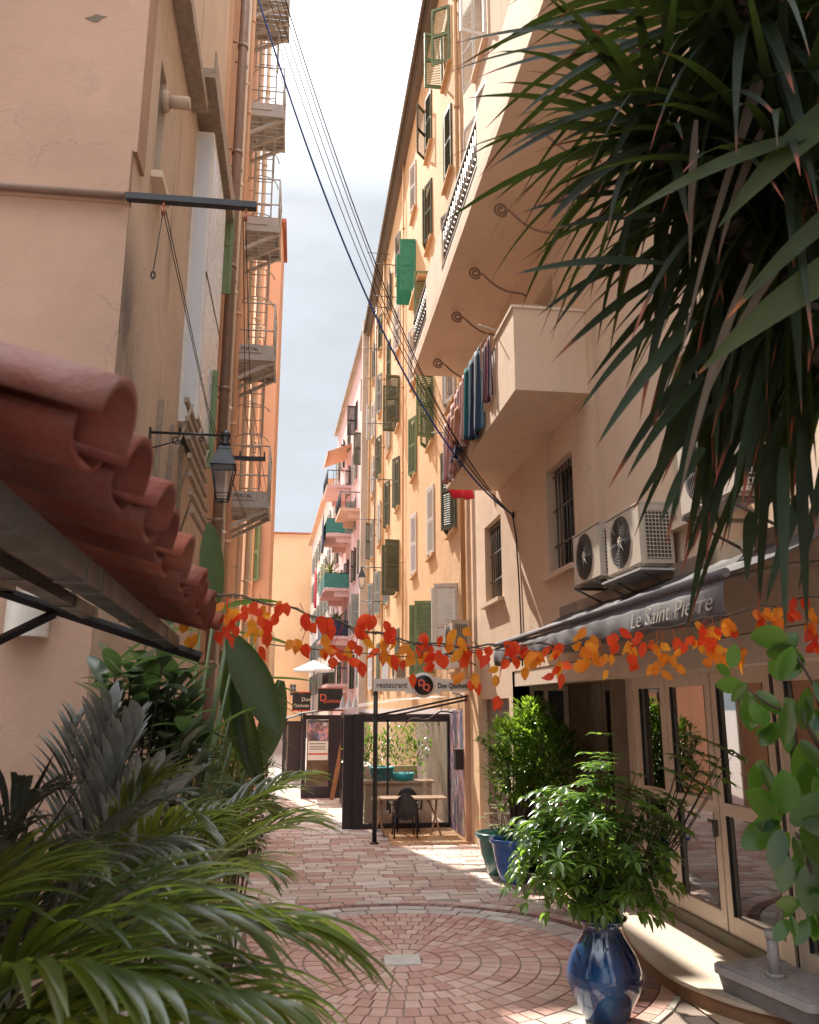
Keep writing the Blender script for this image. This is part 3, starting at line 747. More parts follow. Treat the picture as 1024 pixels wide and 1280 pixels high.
# ================================================================== RIGHT: ochre building
yb = thing('apartment_building', 'tall ochre plaster building with rows of louvred shutters behind the restaurant', 'building', (XW, 28, 0))
W2 = Wall((XW, 16.06), (XW, 41), (-1, 0))
cols = [17.9, 20.9, 24.1, 28.3, 31.5, 35.0, 38.5]; flo = [(3.2, 5.0), (6.2, 8.0), (9.2, 11.0), (12.2, 14.0), (15.1, 16.9), (18.1, 19.8)]
holes = []; specs = []
for fi, (z0, z1) in enumerate(flo):
    for ci, c in enumerate(cols):
        holes.append((c-.5-16.06, c+.5-16.06, z0, z1))
        sh = rnd.choice([(14, 8), (22, 12), (10, 40), (168, 10), (8, 8), (14, 20)]); sm = rnd.choice(['greywood', 'whitepaint', 'greywood', 'whitepaint', 'olivepaint'])
        if (fi, ci) == (1, 3): sh, sm = (100, 92), 'olivepaint'
        if (fi, ci) == (3, 3): sh, sm = (95, 88), 'olivepaint'
        if (fi, ci) == (4, 2): sh, sm = (84, 90), 'brightgreen'
        if (fi, ci) == (0, 0): sh, sm = (70, 60), 'whitepaint'
        if (fi, ci) == (0, 1): sh, sm = (75, 92), 'greenpaint'
        if (fi, ci) == (1, 0): sh, sm = (30, 20), 'olivepaint'
        if (fi, ci) == (1, 1): sh, sm = (12, 10), 'whitepaint'
        if (fi, ci) == (1, 2): sh, sm = (12, 8), 'whitepaint'
        if (fi, ci) == (2, 1): sh, sm = (110, 30), 'greenpaint'
        if (fi, ci) == (2, 2): sh, sm = (20, 12), 'greenpaint'
        if (fi, ci) == (3, 1): sh, sm = (85, 15), 'greenpaint'
        if (fi, ci) == (5, 0): sh, sm = (60, 90), 'greenpaint'
        specs.append((c, z0, z1, sh, sm, (fi, ci) == (4, 2)))
m = MB(); W2.face(m, 0, TOP, holes, .25); hull(m, [(XW, 16.06), (XW, 41), (12, 41), (12, 16.06)], 0, TOP, skip=(0,)); m.build('wall', M['yellow'], yb)
for c, z0, z1, sh, sm, sol in specs: window(yb, W2, c-.5-16.06, c+.5-16.06, z0, z1, .25, sh=sh, smat=sm, sillM='yellow', solid=sol)
m = MB(); W2.bx(m, 0, W2.L, TOP, TOP+.12, -.3, .3); W2.bx(m, 0, W2.L, TOP-.2, TOP-.002, -.2, -.002); m.tube([(XW-.36, 16.06, TOP+.02), (XW-.36, 41, TOP+.02)], .06, 8); m.build('cornice', M['taupe'], yb)
for (y, mt, r) in ((16.45, 'yellow', .05), (26.4, 'yellow', .03), (33.1, 'yellow', .05), (36.8, 'copper', .04), (40.4, 'yellow', .05)):
    m = MB(); m.tube([(XW-.07, y, 2.9), (XW-.07, y, TOP)], r, 8)
    for z in range(4, 21, 3): m.tube([(XW-.07, y, z-.05), (XW-.07, y, z+.05)], r+.015, 8)
    m.build('drain_pipe', M[mt], yb)
m = MB(); m.box((2.9, 20.2, 13.7), (XW-.003, 22.2, 13.8)); m.build('balcony', M['yellow'], yb)
# clothes-drying rods sticking out of the facades
for (px, py, Y) in ((475, 318, 30), (488, 332, 27), (476, 385, 32), (488, 372, 31), (470, 437, 36), (472, 530, 37), (480, 600, 30), (462, 650, 38), (470, 752, 34)):
    p = atX(px+12, py, XW)
    if p.y < 16.5 or p.y > 41: continue
    m = MB(); m.tube([(XW, p.y, p.z), (XW-.95, p.y, p.z+.02)], .016, 6); m.tube([(XW, p.y, p.z-.3), (XW-.3, p.y, p.z)], .01, 5)
    m.build('drying_rod', M['darkwood'], yb)
# satellite-like awning on the facade behind the laundry
# ================================================================== RIGHT: rose building
def yx(t): return (3.36-.04*t, 41.02+t)
pb = thing('apartment_building', 'rose pink building with stacked balconies farther down the street', 'building', (3.3, 50, 0))
W3 = Wall(yx(0), yx(20), (-1, 0)); holes = []
for z in (3.4, 6.4, 9.4, 12.4, 15.4, 18.4):
    for t in (2.6, 6.5, 10.5, 14.5, 18.2): holes.append((t-.5, t+.5, z, z+1.9))
m = MB(); W3.face(m, 0, 22.6, holes, .25); hull(m, [yx(0), yx(20), (12, 61), (12, 41.02)], 0, 22.6, skip=(0, 3))
m.build('wall', M['pink'], pb)
m = MB(); m.quad((3.36, 41.015, 0), (12, 41.015, 0), (12, 41.015, 22.6), (3.36, 41.015, 22.6))
m.box((2.95, 40.9, 0), (3.345, 41.5, 22.5)); m.build('party_wall', M['pinkgrey'], pb)
for h in holes: window(pb, W3, *h, .25, sh=rnd.choice([(15, 10), (165, 165), (5, 90), (165, 20)]), smat=rnd.choice(['darkwood', 'greywood', 'olivepaint']), sillM='pink')
m = MB(); W3.bx(m, 0, 20, 22.6, 22.7, -.22, .3); m.tube([W3.P(0, 22.6, -.26), W3.P(20, 22.6, -.26)], .06, 8); m.build('cornice', M['concrete'], pb)
def bal(par, Wl, u0, u1, z, out, fl='pink', rail='iron', cloth=None, roof=None):
    m = MB(); Wl.bx(m, u0, u1, z, z+.18, -out, -.002)
    for u in (u0+.1, u1-.2): Wl.bx(m, u, u+.12, z-.35, z-.002, -out*.6, -.002)
    o = m.build('balcony', M[fl], par); m = MB()
    n = int((u1-u0)/.2)
    for k in range(n+1): u = u0+(u1-u0)*k/n; m.tube([Wl.P(u, z+.18, -out+.04), Wl.P(u, z+1.1, -out+.04)], .015, 4)
    for k in range(5): w = -out+.04+(out-.05)*k/4; m.tube([Wl.P(u0+.04, z+.18, w), Wl.P(u0+.04, z+1.1, w)], .015, 4)
    m.tube([Wl.P(u0, z+1.1, -out+.04), Wl.P(u1, z+1.1, -out+.04)], .03, 5); m.tube([Wl.P(u0+.04, z+1.1, 0), Wl.P(u0+.04, z+1.1, -out+.04)], .03, 5); m.build('railing', M[rail], o)
    if cloth:
        m = MB(); Wl.bx(m, u0+.0, u1, z+.2, z+1.05, -out-.01, -out+.01); Wl.bx(m, u0-.01, u0+.01, z+.2, z+1.05, -out+.02, -.02); m.build('screen', M[cloth], o)
    if roof:
        m = MB(); m.quad(Wl.P(u0, z+2.9, 0), Wl.P(u1, z+2.9, 0), Wl.P(u1, z+2.3, -out), Wl.P(u0, z+2.3, -out)); Wl.bx(m, u0, u1, z+2.1, z+2.3, -out-.01, -out+.01); m.build('sun_blind', M[roof], o)
    return o
bal(pb, W3, 3.6, 6.6, 12.9, 1.15, 'orange2')
bal(pb, W3, 8.6, 12.4, 12.5, 1.5, 'pink', cloth='greencloth')
bal(pb, W3, 9.2, 13.0, 15.7, 1.5, 'pink', roof='orange')
bal(pb, W3, 9.5, 14.6, 9.3, 1.5, 'pink', cloth='greencloth')
bal(pb, W3, 9.5, 14.6, 6.4, 1.5, 'pink', rail='iron', cloth='navy')
bal(pb, W3, 9.5, 14.0, 3.6, 1.2, 'pink')
# ================================================================== RIGHT: white building and street end
wb = thing('apartment_building', 'white building with a sloping eave beyond the rose building', 'building', (2, 72, 0))
W4 = Wall((2.3, 61.2), (1.2, 88), (-1, 0)); holes = [(t-.5, t+.5, z, z+1.8) for z in (3.5, 6.5, 9.5, 12.5, 15.3) for t in (2, 6, 10, 14, 18, 22)]
m = MB(); W4.face(m, 0, 19.2, holes, .25); hull(m, [(2.3, 61.2), (1.2, 88), (12, 88), (12, 61.2)], 0, 19.2, skip=(0,)); m.build('wall', M['white'], wb)
for h in holes: window(wb, W4, *h, .25, sh=(165, 165), smat='greywood', sillM='white')
m = MB(); W4.bx(m, 0, W4.L, 19.2, 19.3, -.45, .3); m.build('eave', M['orange2'], wb)
eb = thing('apartment_building', 'apricot building with plain wall closing the street end', 'building', (-1, 90, 0))
W5 = Wall((-4, 90), (6, 90), (0, -1)); holes = [(3.3, 4.0, 3.6, 4.8)]
m = MB(); W5.face(m, 0, 20.8, holes, .25); hull(m, [(-4, 90), (6, 90), (6, 100), (-4, 100)], 0, 20.8, skip=(0,)); m.build('wall', M['apricot'], eb)
window(eb, W5, *holes[0], .25, sillM='apricot')
m = MB(); W5.bx(m, -.2, 10.2, 20.8, 20.95, -.4, .3); m.build('roof_edge', M['roof'], eb)
m = MB(); W5.bx(m, 0, .75, 0, 20.79, -.2, -.003); m.build('pale_corner', M['white'], eb)

# ================================================================== LEFT: near building
nb = thing('apartment_building', 'pink plastered house with a string course, nearest on the left', 'building', (-1.4, 6, 0))
WF = Wall((-9, 6), (-1.4, 6), (0, -1)); hs = [(9-2.65, 9-2.08, 1.3, 2.75)]
HT = 15.5
m = MB(); WF.face(m, 0, 6.2, hs, .25); 
m.box((-9, 5.97, 6.2), (-1.4, 6.05, 6.27)); m.build('front_wall', M['peach'], nb)
m = MB(); m.box((-9, 5.94, 6.272), (-1.401, 6.3, 6.66)); m.build('band', M['peach'], nb)
m = MB(); m.box((-9, 5.98, 6.662), (-1.37, 6.3, HT)); m.build('upper_front_wall', M['peach'], nb)
window(nb, WF, *hs[0], .25, fmat='darkwood', sillM='peach')
q = atY(120, 23, 5.98); m = MB(); m.poly([(q.x+.075*math.cos(a)*(1+.3*math.sin(a*3)), 5.977, q.z+.03*math.sin(a)*(1+.35*math.cos(a*4))+.018*math.cos(a)) for a in [k*R(20) for k in range(18)]][::-1]); m.build('bare_patch', M['taupe'], nb)
WS = Wall((-1.4, 6.01), (-1.4, 11.65), (1, 0))
hs = [(3.2, 4.6, 5.35, 9.0), (.75, 1.05, 7.0, 8.2), (5.0, 5.45, 6.0, 7.9)]
m = MB(); WS.face(m, 0, 6.65, [(a, b, c, min(d, 6.65)) for a, b, c, d in hs if c < 6.6], .18)
WS.face(m, 6.65, HT, [(a, b, max(c, 6.65), d) for a, b, c, d in hs], .18)
hull(m, [(-1.4, 6.3), (-1.4, 11.65), (-9, 11.65), (-9, 6.3)], 0, HT, skip=(0, 3)); m.build('side_wall', M['peachside'], nb)
window(nb, WS, *hs[0], .18, fmat='whitepaint', panes=(2, 2), paneM='frost', sill=False)
window(nb, WS, *hs[1], .18, fmat='darkwood', panes=(1, 1)); window(nb, WS, *hs[2], .18, sh=(165, 20), smat='greenpaint', sillM='peachside')
m = MB(); m.box((-1.398, 9.05, 5.5), (-1.19, 10.75, 9.2)); f = m.build('bay_window', M['whitepaint'], nb)
m = MB(); m.box((-1.189, 9.12, 5.6), (-1.183, 9.88, 9.1)); m.box((-1.189, 9.93, 5.6), (-1.183, 10.68, 9.1)); m.box((-1.36, 9.045, 5.6), (-1.22, 9.049, 9.1)); m.build('frosted_glass', M['frost'], f)
m = MB(); m.box((-1.192, 9.04, 7.3), (-1.178, 10.76, 7.34)); m.box((-1.2, 9.04, 5.48), (-1.17, 10.76, 5.53)); m.build('glazing_bar', M['darkwood'], f)
# opened sage shutters
for (y, z, h) in ((10.2, 5.3, 1.3), (11.2, 8.2, 1.6)):
    o = bpy.data.objects.new('shutter', shutter_mesh(.26, h, M['greenpaint'], True)); COL.objects.link(o); o.parent = nb
    mm = world(nb).inverted() @ Matrix.Translation((-1.37, y, z)) @ Matrix.Rotation(R(8), 4, 'Z'); o.location = mm.to_translation(); o.rotation_euler = mm.to_euler()
# ledges seen from below
m = MB(); m.box((-1.398, 6.1, 9.1), (-1.22, 8.6, 9.25)); m.build('ledge', M['slatwood'], nb)
m = MB(); m.box((-1.398, 8.3, 9.35), (-1.12, 11.3, 9.47)); m.box((-1.14, 8.3, 9.472), (-1.12, 11.3, 9.7)); m.build('blind_box', M['slatwood'], nb)
m = MB(); m.tube([(-1.4, 7.0, 7.95), (-1.16, 7.0, 7.95)], .06, 12); m.lathe([(.1, 0), (.1, .03), (.07, .05)], n=16, mat=Matrix.Translation((-1.398, 7.0, 7.95)) @ Matrix.Rotation(R(90), 4, 'Y')); m.build('flue_outlet', M['peachside'], nb)
# rusty pipe along the string course and rod over the street
m = MB(); m.tube([(-9, 5.93, 6.235), (-1.42, 5.93, 6.235)], .028, 8); m.build('wall_pipe', M['copper'], nb)
# slatted rack under the frosted window
rk = thing('slatted_rack', 'bleached wooden slatted rack fixed below the frosted window', 'rack', (-1.4, 8.4, 4.4))
m = MB()
for k in range(7): z = 5.25-k*.17; m.box((-1.15+.012*k, 7.75+.05*k, z), (-1.11+.012*k, 9.5, z+.05))
m.build('slat', M['slatwood'], rk)
for y in (7.85, 8.6, 9.35): m = MB(); m.box((-1.398, y, 4.1), (-1.36, y+.05, 5.3)); m.tube([(-1.38, y, 4.15), (-1.08, y, 5.27)], .014, 6); m.build('rack_frame', M['slatwood'], rk)
rod = thing('pulley_rod', 'black clothesline rod with pulleys projecting from the pink house corner', 'rod', (-1.4, 5.95, 6.2))
m = MB(); m.box((-1.40, 5.86, 6.175), (-.42, 5.925, 6.225)); m.build('bar', M['iron'], rod)
for x in (-1.12, -.50):
    m = MB(); m.tube([(x, 5.89, 6.175), (x, 5.89, 6.12)], .012, 6); m.lathe([(.0, -.012), (.035, -.012), (.022, 0), (.035, .012), (0, .012)], n=14, mat=Matrix.Translation((x, 5.89, 6.10)) @ Matrix.Rotation(R(90), 4, 'Y')); m.build('pulley', M['roof'], rod)
m = MB(); m.tube([(-1.12, 5.89, 6.1), (-1.16, 5.89, 5.6)], .004, 5); m.tube([(-1.16+.014*math.cos(k*R(40)), 5.89, 5.56+.03*math.sin(k*R(40))) for k in range(10)], .008, 6)
m.tube([(-1.12, 5.89, 6.1), (-.98, 8.5, 5.3), (-.72, 11.8, 4.9)], .004, 5); m.tube([(-1.10, 5.89, 6.1), (-1.02, 8.5, 5.5), (-.80, 11.8, 5.0)], .004, 5)
m.tube([(-.50, 5.89, 6.1), (-.62, 9, 5.9), (-.55, 13, 5.65)], .004, 5); m.tube([(-.52, 5.89, 6.1), (-.66, 9, 5.6), (-.6, 13, 5.62)], .004, 5); m.build('line', M['rubber'], rod)
rod2 = thing('pulley_rod', 'dark clothesline rod projecting behind the wall lantern', 'rod', (-1.35, 12.9, 5.6))
m = MB(); p = atY(332, 574, 12.9); m.box((-1.35, 12.87, p.z-.03), (p.x, 12.93, p.z+.03)); m.build('bar', M['iron'], rod2)
m = MB(); m.tube([(p.x-.02, 12.9, p.z), (p.x-.02, 12.9, p.z+.12)], .015, 6); m.tube([(p.x-.4, 12.9, p.z), (p.x-.4, 12.9, p.z+.12)], .015, 6); m.build('pulley', M['iron'], rod2)

# wall lantern
def lantern(loc, s=1., wallx=-1.4, sg=1, label='', lit='lampglass'):
    t = thing('wall_lantern', label, 'street lamp', loc, group='lanterns on wall brackets'); x, y, z = loc
    def q(r, zz, rot=R(45)): return [Vector((x+r*s*math.cos(rot+k*R(90)), y+r*s*math.sin(rot+k*R(90)), z+zz*s)) for k in range(4)]
    m = MB(); a, b = q(.20, .44), q(.10, 0)
    for k in range(4): m.tube([a[k], b[k]], .009*s, 5); m.tube([a[k], a[(k+1) % 4]], .012*s, 5); m.tube([b[k], b[(k+1) % 4]], .010*s, 5)
    c = q(.125, .08)
    for k in range(4): m.tube([c[k], c[(k+1) % 4]], .007*s, 5)
    m.tube([(x, y, z-.06*s), (x, y, z)], [.004*s, .018*s], 8); m.build('cage', M['iron'], t)
    m = MB(); e = q(.225, .44); f = q(.11, .66); g2 = q(.115, .665); h = q(.05, .74)
    for k in range(4):
        j = (k+1) % 4; m.quad(e[k], e[j], f[j], f[k]); m.quad(g2[k], g2[j], h[j], h[k])
    m.poly(e[::-1]); m.lathe([(.05, 0), (.055, .02), (.03, .04), (.045, .07), (.02, .1), (0, .12)], (x, y, z+.72*s), 12); m.build('hood', M['iron'], t)
    m = MB()
    for k in range(4): j = (k+1) % 4; m.quad(b[k]*1., b[j], a[j], a[k])
    m.build('glass', M[lit], t)
    m = MB(); zt = z+.86*s; wx = wallx
    m.tube([(x, y, z+.8*s), (x, y, zt)], .014*s, 6); m.tube([(wx, y, zt), (x+.02*sg, y, zt)], .018*s, 8); m.lathe([(0, -.05), (.035, -.035), (.05, 0), (.035, .035), (0, .05)], (x, y, zt), 12)
    L = x-wx; pts = [(wx, y, zt-.22*s)]
    for k in range(15): a2 = k*R(30); rr = .06*s*(1-k/20); pts.append((wx+L*.35+sg*rr*math.cos(a2), y, zt-.09*s-rr*math.sin(a2)))
    m.tube(pts, .010*s, 5); pts = []
    for k in range(14): a2 = k*R(30); rr = .04*s*(1-k/18); pts.append((wx+L*.68+sg*rr*math.cos(a2), y, zt-.06*s-rr*math.sin(a2)))
    m.tube(pts, .008*s, 5); m.box((wx-.0, y-.03, zt-.28*s), (wx+.015*sg, y+.03, zt+.06*s)); m.build('bracket', M['iron'], t)
    return t
lantern((-.72, 7.5, 4.23), .72, -1.4, 1, 'black four sided glass lantern on a scrolled bracket on the left wall')
p = atY(452, 735, 34); lantern((p.x, 34, p.z), 1.0, XW, -1, 'far black lantern with milky glass on the ochre facade', 'milk')
# ribbed lamp on front wall under the canopy
lp = thing('wall_light', 'ribbed milky half round wall light under the tiled canopy', 'wall light', (-1.82, 5.98, 2.88))
m = MB(); m.lathe([(.14+.006*(k % 2), k*.012) for k in range(26)], (-1.82, 5.97, 2.86), 20, R(180), R(360)); m.build('shade', M['milk'], lp)
m = MB(); m.box((-1.95, 5.955, 2.9), (-1.69, 5.97, 3.12)); m.build('back_plate', M['iron'], lp)

# ================================================================== LEFT: orange building with ladders
ob_ = thing('apartment_building', 'orange plaster building carrying escape ladders on the left', 'building', (-1.4, 18, 0))
W6 = Wall((-1.35, 11.66), (-1.25, 18), (1, 0)); holes = [(u, u+.9, z, z+1.8) for z in (3.0, 6.0, 9.0, 12.0, 15., 18., 21.) for u in (1.6,)]
m = MB(); W6.face(m, 0, 26, holes, .25); hull(m, [(-1.35, 11.66), (-1.25, 18), (-9, 18), (-9, 11.66)], 0, 26, skip=(0,)); m.build('wall', M['orange'], ob_)
for h in holes: window(ob_, W6, *h, .25, sh=rnd.choice([(172, 172), (10, 10), (174, 8)]), smat=rnd.choice(['greenpaint', 'greywood']), sillM='orange')
for (y, mt, r) in ((11.9, 'copper', .075), (12.32, 'bluepipe', .055), (12.75, 'cream', .05), (13.5, 'orange', .05), (15.9, 'cream', .03), (17.8, 'cream', .05)):
    m = MB(); q = -1.27+(y-11.66)*.0158; m.tube([(q+r, y, 0), (q+r, y, 26)], r, 10)
    for z in range(1, 26, 2): m.tube([(q+r, y, z-.03), (q+r, y, z+.03)], r+.014, 10); m.tube([(q-.08, y-r-.02, z), (q, y-r-.02, z)], .015, 5)
    m.build('drain_pipe', M[mt], ob_)
def platform(k, z):
    names = ['lowest', 'second lowest', 'middle', 'second highest', 'highest']
    t = thing('escape_ladder', names[k]+' caged ladder and steel landing on the orange facade', 'escape ladder', (-1.33, 15, z), group='caged escape ladders on the orange facade')
    x0, x1, y0, y1 = -1.33, -.58, 14.6, 15.7
    m = MB()
    for i in range(8): y = y0+i*(y1-y0)/8; m.box((x0, y+.015, z+.06), (x1, y+(y1-y0)/8-.015, z+.085))
    m.box((x0, y0, z), (x1, y0+.04, z+.12)); m.box((x0, y1-.04, z), (x1, y1, z+.12)); m.box((x1-.04, y0+.04, z), (x1, y1-.04, z+.12)); m.box((x0+.3, y0+.04, z+.01), (x0+.34, y1-.04, z+.059)); m.build('landing', M['ladder'], t)
    for y in (y0+.1, (y0+y1)/2, y1-.1): m = MB(); m.box((0, -.03, -.03), ((x1-x0)*1.1, .03, .03), Matrix.Translation((x0, y, z-.38)) @ Matrix.Rotation(R(-29), 4, 'Y')); m.build('brace', M['ladder'], t)
    m = MB()
    for (x, y) in ((x0+.03, y0+.02), (x1-.03, y0+.02), (x1-.03, y1-.02), (x1-.03, (y0+y1)/2)): m.tube([(x, y, z+.1), (x, y, z+1.15)], .017, 6)
    for zz in (.6, 1.15): m.tube([(x0, y0+.02, z+zz), (x1-.03, y0+.02, z+zz), (x1-.03, y1-.02, z+zz)], .016, 6)
    m.box((x0+.02, y0+.002, z+.122), (x1-.02, y0+.012, z+.3)); m.build('guard_rail', M['ladder'], t)
    m = MB(); H = 2.35; cx = x0+.33; yl = y1-.25
    for x in (x0+.16, x0+.52): m.tube([(x, yl, z+.1), (x, yl, z+H+1.1)], .016, 6)
    for i in range(12): zz = z+.3+i*.27; m.tube([(x0+.16, yl, zz), (x0+.52, yl, zz)], .011, 5)
    m.build('ladder', M['ladder'], t)
    m = MB()
    for zz in (1.5, 2.1, 2.8, 3.3): m.tube([(cx+.32*math.cos(a*R(18)), yl-.0-.42*math.sin(a*R(18)), z+zz) for a in range(11)], .011, 5)
    for a in (45, 90, 135): m.tube([(cx+.32*math.cos(R(a)), yl-.42*math.sin(R(a)), z+1.5), (cx+.32*math.cos(R(a)), yl-.42*math.sin(R(a)), z+3.3)], .010, 5)
    m.build('cage', M['ladder'], t)
    m = MB(); m.box((x0+.08, y0-.012, z+.14), (x0+.5, y0-.002, z+.28)); m.build('plate', M['greysign'], t)
    if k < 2: text('PORTAL', (x0+.12, y0-.014, z+.175), (1, 0, 0), (0, 0, 1), .10, M['ink'], t, width=.32)
for k, z in enumerate((5.85, 8.65, 11.3, 13.85, 16.6)): platform(k, z)
sb = thing('apartment_building', 'salmon building facing the camera behind the escape ladders, with small louvred vents', 'building', (-1.1, 24, 0))
HS = atY(356, 284, 24).z
WB = Wall((-4, 24), (-.87, 24), (0, -1)); W7 = Wall((-.87, 24.0), (-.85, 26.2), (1, 0)); holes = [(2.05, 2.6, z, z+1.7) for z in (3.0, 5.9)]
m = MB(); WB.face(m, 0, HS, holes, .2); hull(m, [(-4, 24), (-.87, 24), (-.85, 26.2), (-4, 26.2)], 0, HS, skip=(0,)); m.build('wall', M['orange2'], sb)
for h in holes: window(sb, WB, *h, .2, sh=(8, 150), smat='greenpaint', sillM='orange2')
m = MB(); WB.bx(m, 0, 3.25, HS, HS+.12, -.3, 2.2); m.build('roof_edge', M['roof'], sb)
for (px, py) in ((324, 416), (319, 560), (331, 300)):
    q = atY(px, py, 24); m = MB(); m.box((q.x-.2, 23.95, q.z-.25), (q.x+.2, 23.998, q.z+.25)); f = m.build('vent', M['cream'], sb); m = MB()
    for k in range(4): m.box((q.x-.13, 23.94, q.z-.17+k*.095), (q.x+.13, 23.949, q.z-.12+k*.095))
    m.build('louvre', M['taupe'], f)
m = MB(); m.tube([(-1.6, 23.93, 0), (-1.6, 23.93, HS)], .05, 8); m.build('drain_pipe', M['cream'], sb)
m = MB(); m.tube([(-1.35, 23.93, 0), (-1.35, 23.93, HS)], .035, 8); m.build('drain_pipe', M['orange'], sb)
fb = thing('apartment_building', 'distant pale low block at the far left of the street', 'building', (-5, 60, 0))
m = MB(); m.box((-9, 45, 0), (-2.2, 84, 9)); m.build('wall', M['apricot'], fb)
m = MB(); m.box((-2.2, 52, 2), (-2.15, 53, 3.6)); m.box((-2.2, 62, 2), (-2.15, 63, 3.6)); m.build('window', M['darkwood'], fb)

# ================================================================== tiled canopy
cp = thing('tiled_canopy', 'terracotta tiled canopy on grey steel purlins over the near left corner', 'canopy', (-1.0, 2.6, 2.9))
ev = Vector((-.0392, 1, 0)).normalized(); upv = Vector((-1, -.0392, .32)).normalized(); E0 = Vector((-.30, 1.12, 2.735)); nv = upv.cross(ev).normalized()
if nv.z < 0: nv = -nv
PT = .283; LN = 3.3
def wave(s, off=0):
    f = ((s/PT) % 1.0)
    c = abs(math.sin(math.pi*f))**.62
    return .088*c
def tilerow(m, lay, course):
    u0 = course*.36+(0 if lay else .035); u1 = u0+.44; n = int(LN/PT)
    for i in range(n+1):
        c = (i+(.25 if lay else .75))*PT; c += rnd.uniform(-.008, .008)
        if c > LN: continue
        du = rnd.uniform(-.018, .018); sk = rnd.uniform(-.012, .012); rows = []; rad = rnd.uniform(.098, .106)
        for k in range(6):
            u = u0+du+(u1-u0)*k/5; row = []; lift = .026*(1-k/5); w = rad*(1.04-.10*k/5)
            for a in range(13):
                t = math.pi*a/12
                if lay: ss, h = c+sk*k/5-w*math.cos(t), .030+lift+.074*math.sin(t)**.8
                else: ss, h = c+sk*k/5-w*math.cos(t), .046+lift-.046*math.sin(t)**.8
                row.append(E0+ev*ss+upv*u+nv*h)
            rows.append(row)
        m.strip(rows, [0]*6, rnd.random())
for course in range(5):
    m = MB(); tilerow(m, 1, course); m.build('roof_tiles', M['tile'], cp, solid=.014)
    m = MB(); tilerow(m, 0, course); m.build('channel_tiles', M['tile'], cp, solid=.014)
def purlin(u, w=.07, h=.06, name='purlin', dz=-.045, s0=-.3, s1=LN):
    m = MB(); a = E0+upv*u+nv*dz
    mt = basis(a+ev*s0, ev, Vector((-1, -.0392, 0)), Z3*1.)
    m.box((0, -w/2, -h), (s1-s0, w/2, 0), mt)
    for s in (.35, .95, 1.15, 1.9, 2.7): m.box((s-s0, -w/2-.004, -h-.004), (s-s0+.012, w/2+.004, .0), mt)
    m.build(name, M['steel'], cp)
purlin(.20); purlin(.62, .075, .05, s1=LN-.05); purlin(1.05, .07, .05); purlin(1.5, .07, .05)
m = MB(); e1 = E0+ev*(LN-.02)
def bar(a, b, r): m.tube([a, b], r, 4, sm=False)
bar(e1+upv*.03-nv*.10, e1+upv*1.95-nv*.10, .028); bar(e1+upv*.78-nv*.12, Vector((-1.98, 4.3, 2.42)), .024); m.build('bracket', M['iron'], cp)
m = MB(); bar(E0+upv*.6-nv*.13+ev*-.2, E0+upv*1.95-nv*.13+ev*-.2, .028); m.build('bracket', M['iron'], cp)
hb = thing('house_wall', 'pink wall left of the camera that carries the tiled canopy', 'wall', (-2.1, 1, 0))
m = MB(); m.box((-2.5, -3, 0), (-2.03, 4.45, 5)); m.build('wall', M['peach'], hb)

# ================================================================== restaurant terrace
kt = thing('terrace_enclosure', 'dark framed glazed restaurant terrace with vinyl roof, behind the pole sign', 'terrace', (2.2, 18, 0))
m = MB(); z1 = 2.27
for x in (1.2, 3.18): m.box((x, 17.9, 0), (x+.12, 18.02, z1))
m.box((1.9, 17.9, .36), (1.94, 17.96, z1-.1)); m.box((1.32, 17.9, z1-.16), (3.18, 18.0, z1)); m.box((1.32, 17.9, .0), (3.18, 18.0, .1)); m.box((1.0, 17.95, 0), (1.2, 18.1, z1-.02)); m.box((1.32, 17.9, .1), (1.42, 17.98, z1-.16))
for y in (19.2, 20.4, 21.6, 22.9): m.box((1.2, y, 0), (1.3, y+.1, z1))
m.box((1.2, 18.02, z1-.12), (1.3, 23, z1-.002)); m.box((1.205, 18.02, .0), (1.295, 23, .35)); m.build('frame', M['kiosk'], kt)
m = MB(); m.quad((1.42, 17.93, .1), (3.18, 17.93, .1), (3.18, 17.93, z1-.16), (1.42, 17.93, z1-.16)); m.quad((1.25, 18.02, .35), (1.25, 23, .35), (1.25, 23, z1-.12), (1.25, 18.02, z1-.12)); m.build('pane', M['glass'], kt)
m = MB(); rows = []
for i in range(13):
    x = 1.0+(3.3-1.0)*i/12; rows.append([(x, 17.6+k*1.35, 2.36+.28*math.sin(math.pi*.5*i/12)+.02*math.sin(i*2.1)) for k in range(5)])
m.strip(rows, [0]*13, .5); m.build('vinyl_roof', M['vinyl'], kt)
m = MB(); m.box((1.0, 17.58, 2.275), (3.3, 17.62, 2.38)); m.build('roof_fascia', M['vinyl'], kt)
m = MB()
for x in (1.05, 1.2, 1.35): m.lathe([(0, .28), (.04, .16), (.075, 0)], (x, 18.4+x, 2.4), 8)
m.build('roof_finial', M['greylid'], kt)
m = MB(); m.box((1.45, 20.5, .0), (3.2, 22.8, .02)); m.box((3.22, 18.1, 0), (3.3, 22.9, 2.3)); m.box((1.3, 22.85, 0), (3.3, 22.95, .9)); m.build('interior', M['interiorlight'], kt)
m = MB(); m.box((1.5, 18.3, .0), (2.9, 18.7, .85)); m.box((1.45, 18.25, .85), (2.95, 18.75, .9)); m.build('counter', M['orange2'], kt)
m = MB(); m.lathe([(0, 0), (.2, 0), (.26, .26), (.28, .26), (.27, .28), (.22, .04), (0, .04)], (1.85, 18.45, .9), 20); m.lathe([(0, 0), (.22, 0), (.27, .15), (.25, .15), (0, .03)], (2.3, 18.45, .9), 20); m.build('tub', M['teal'], kt)
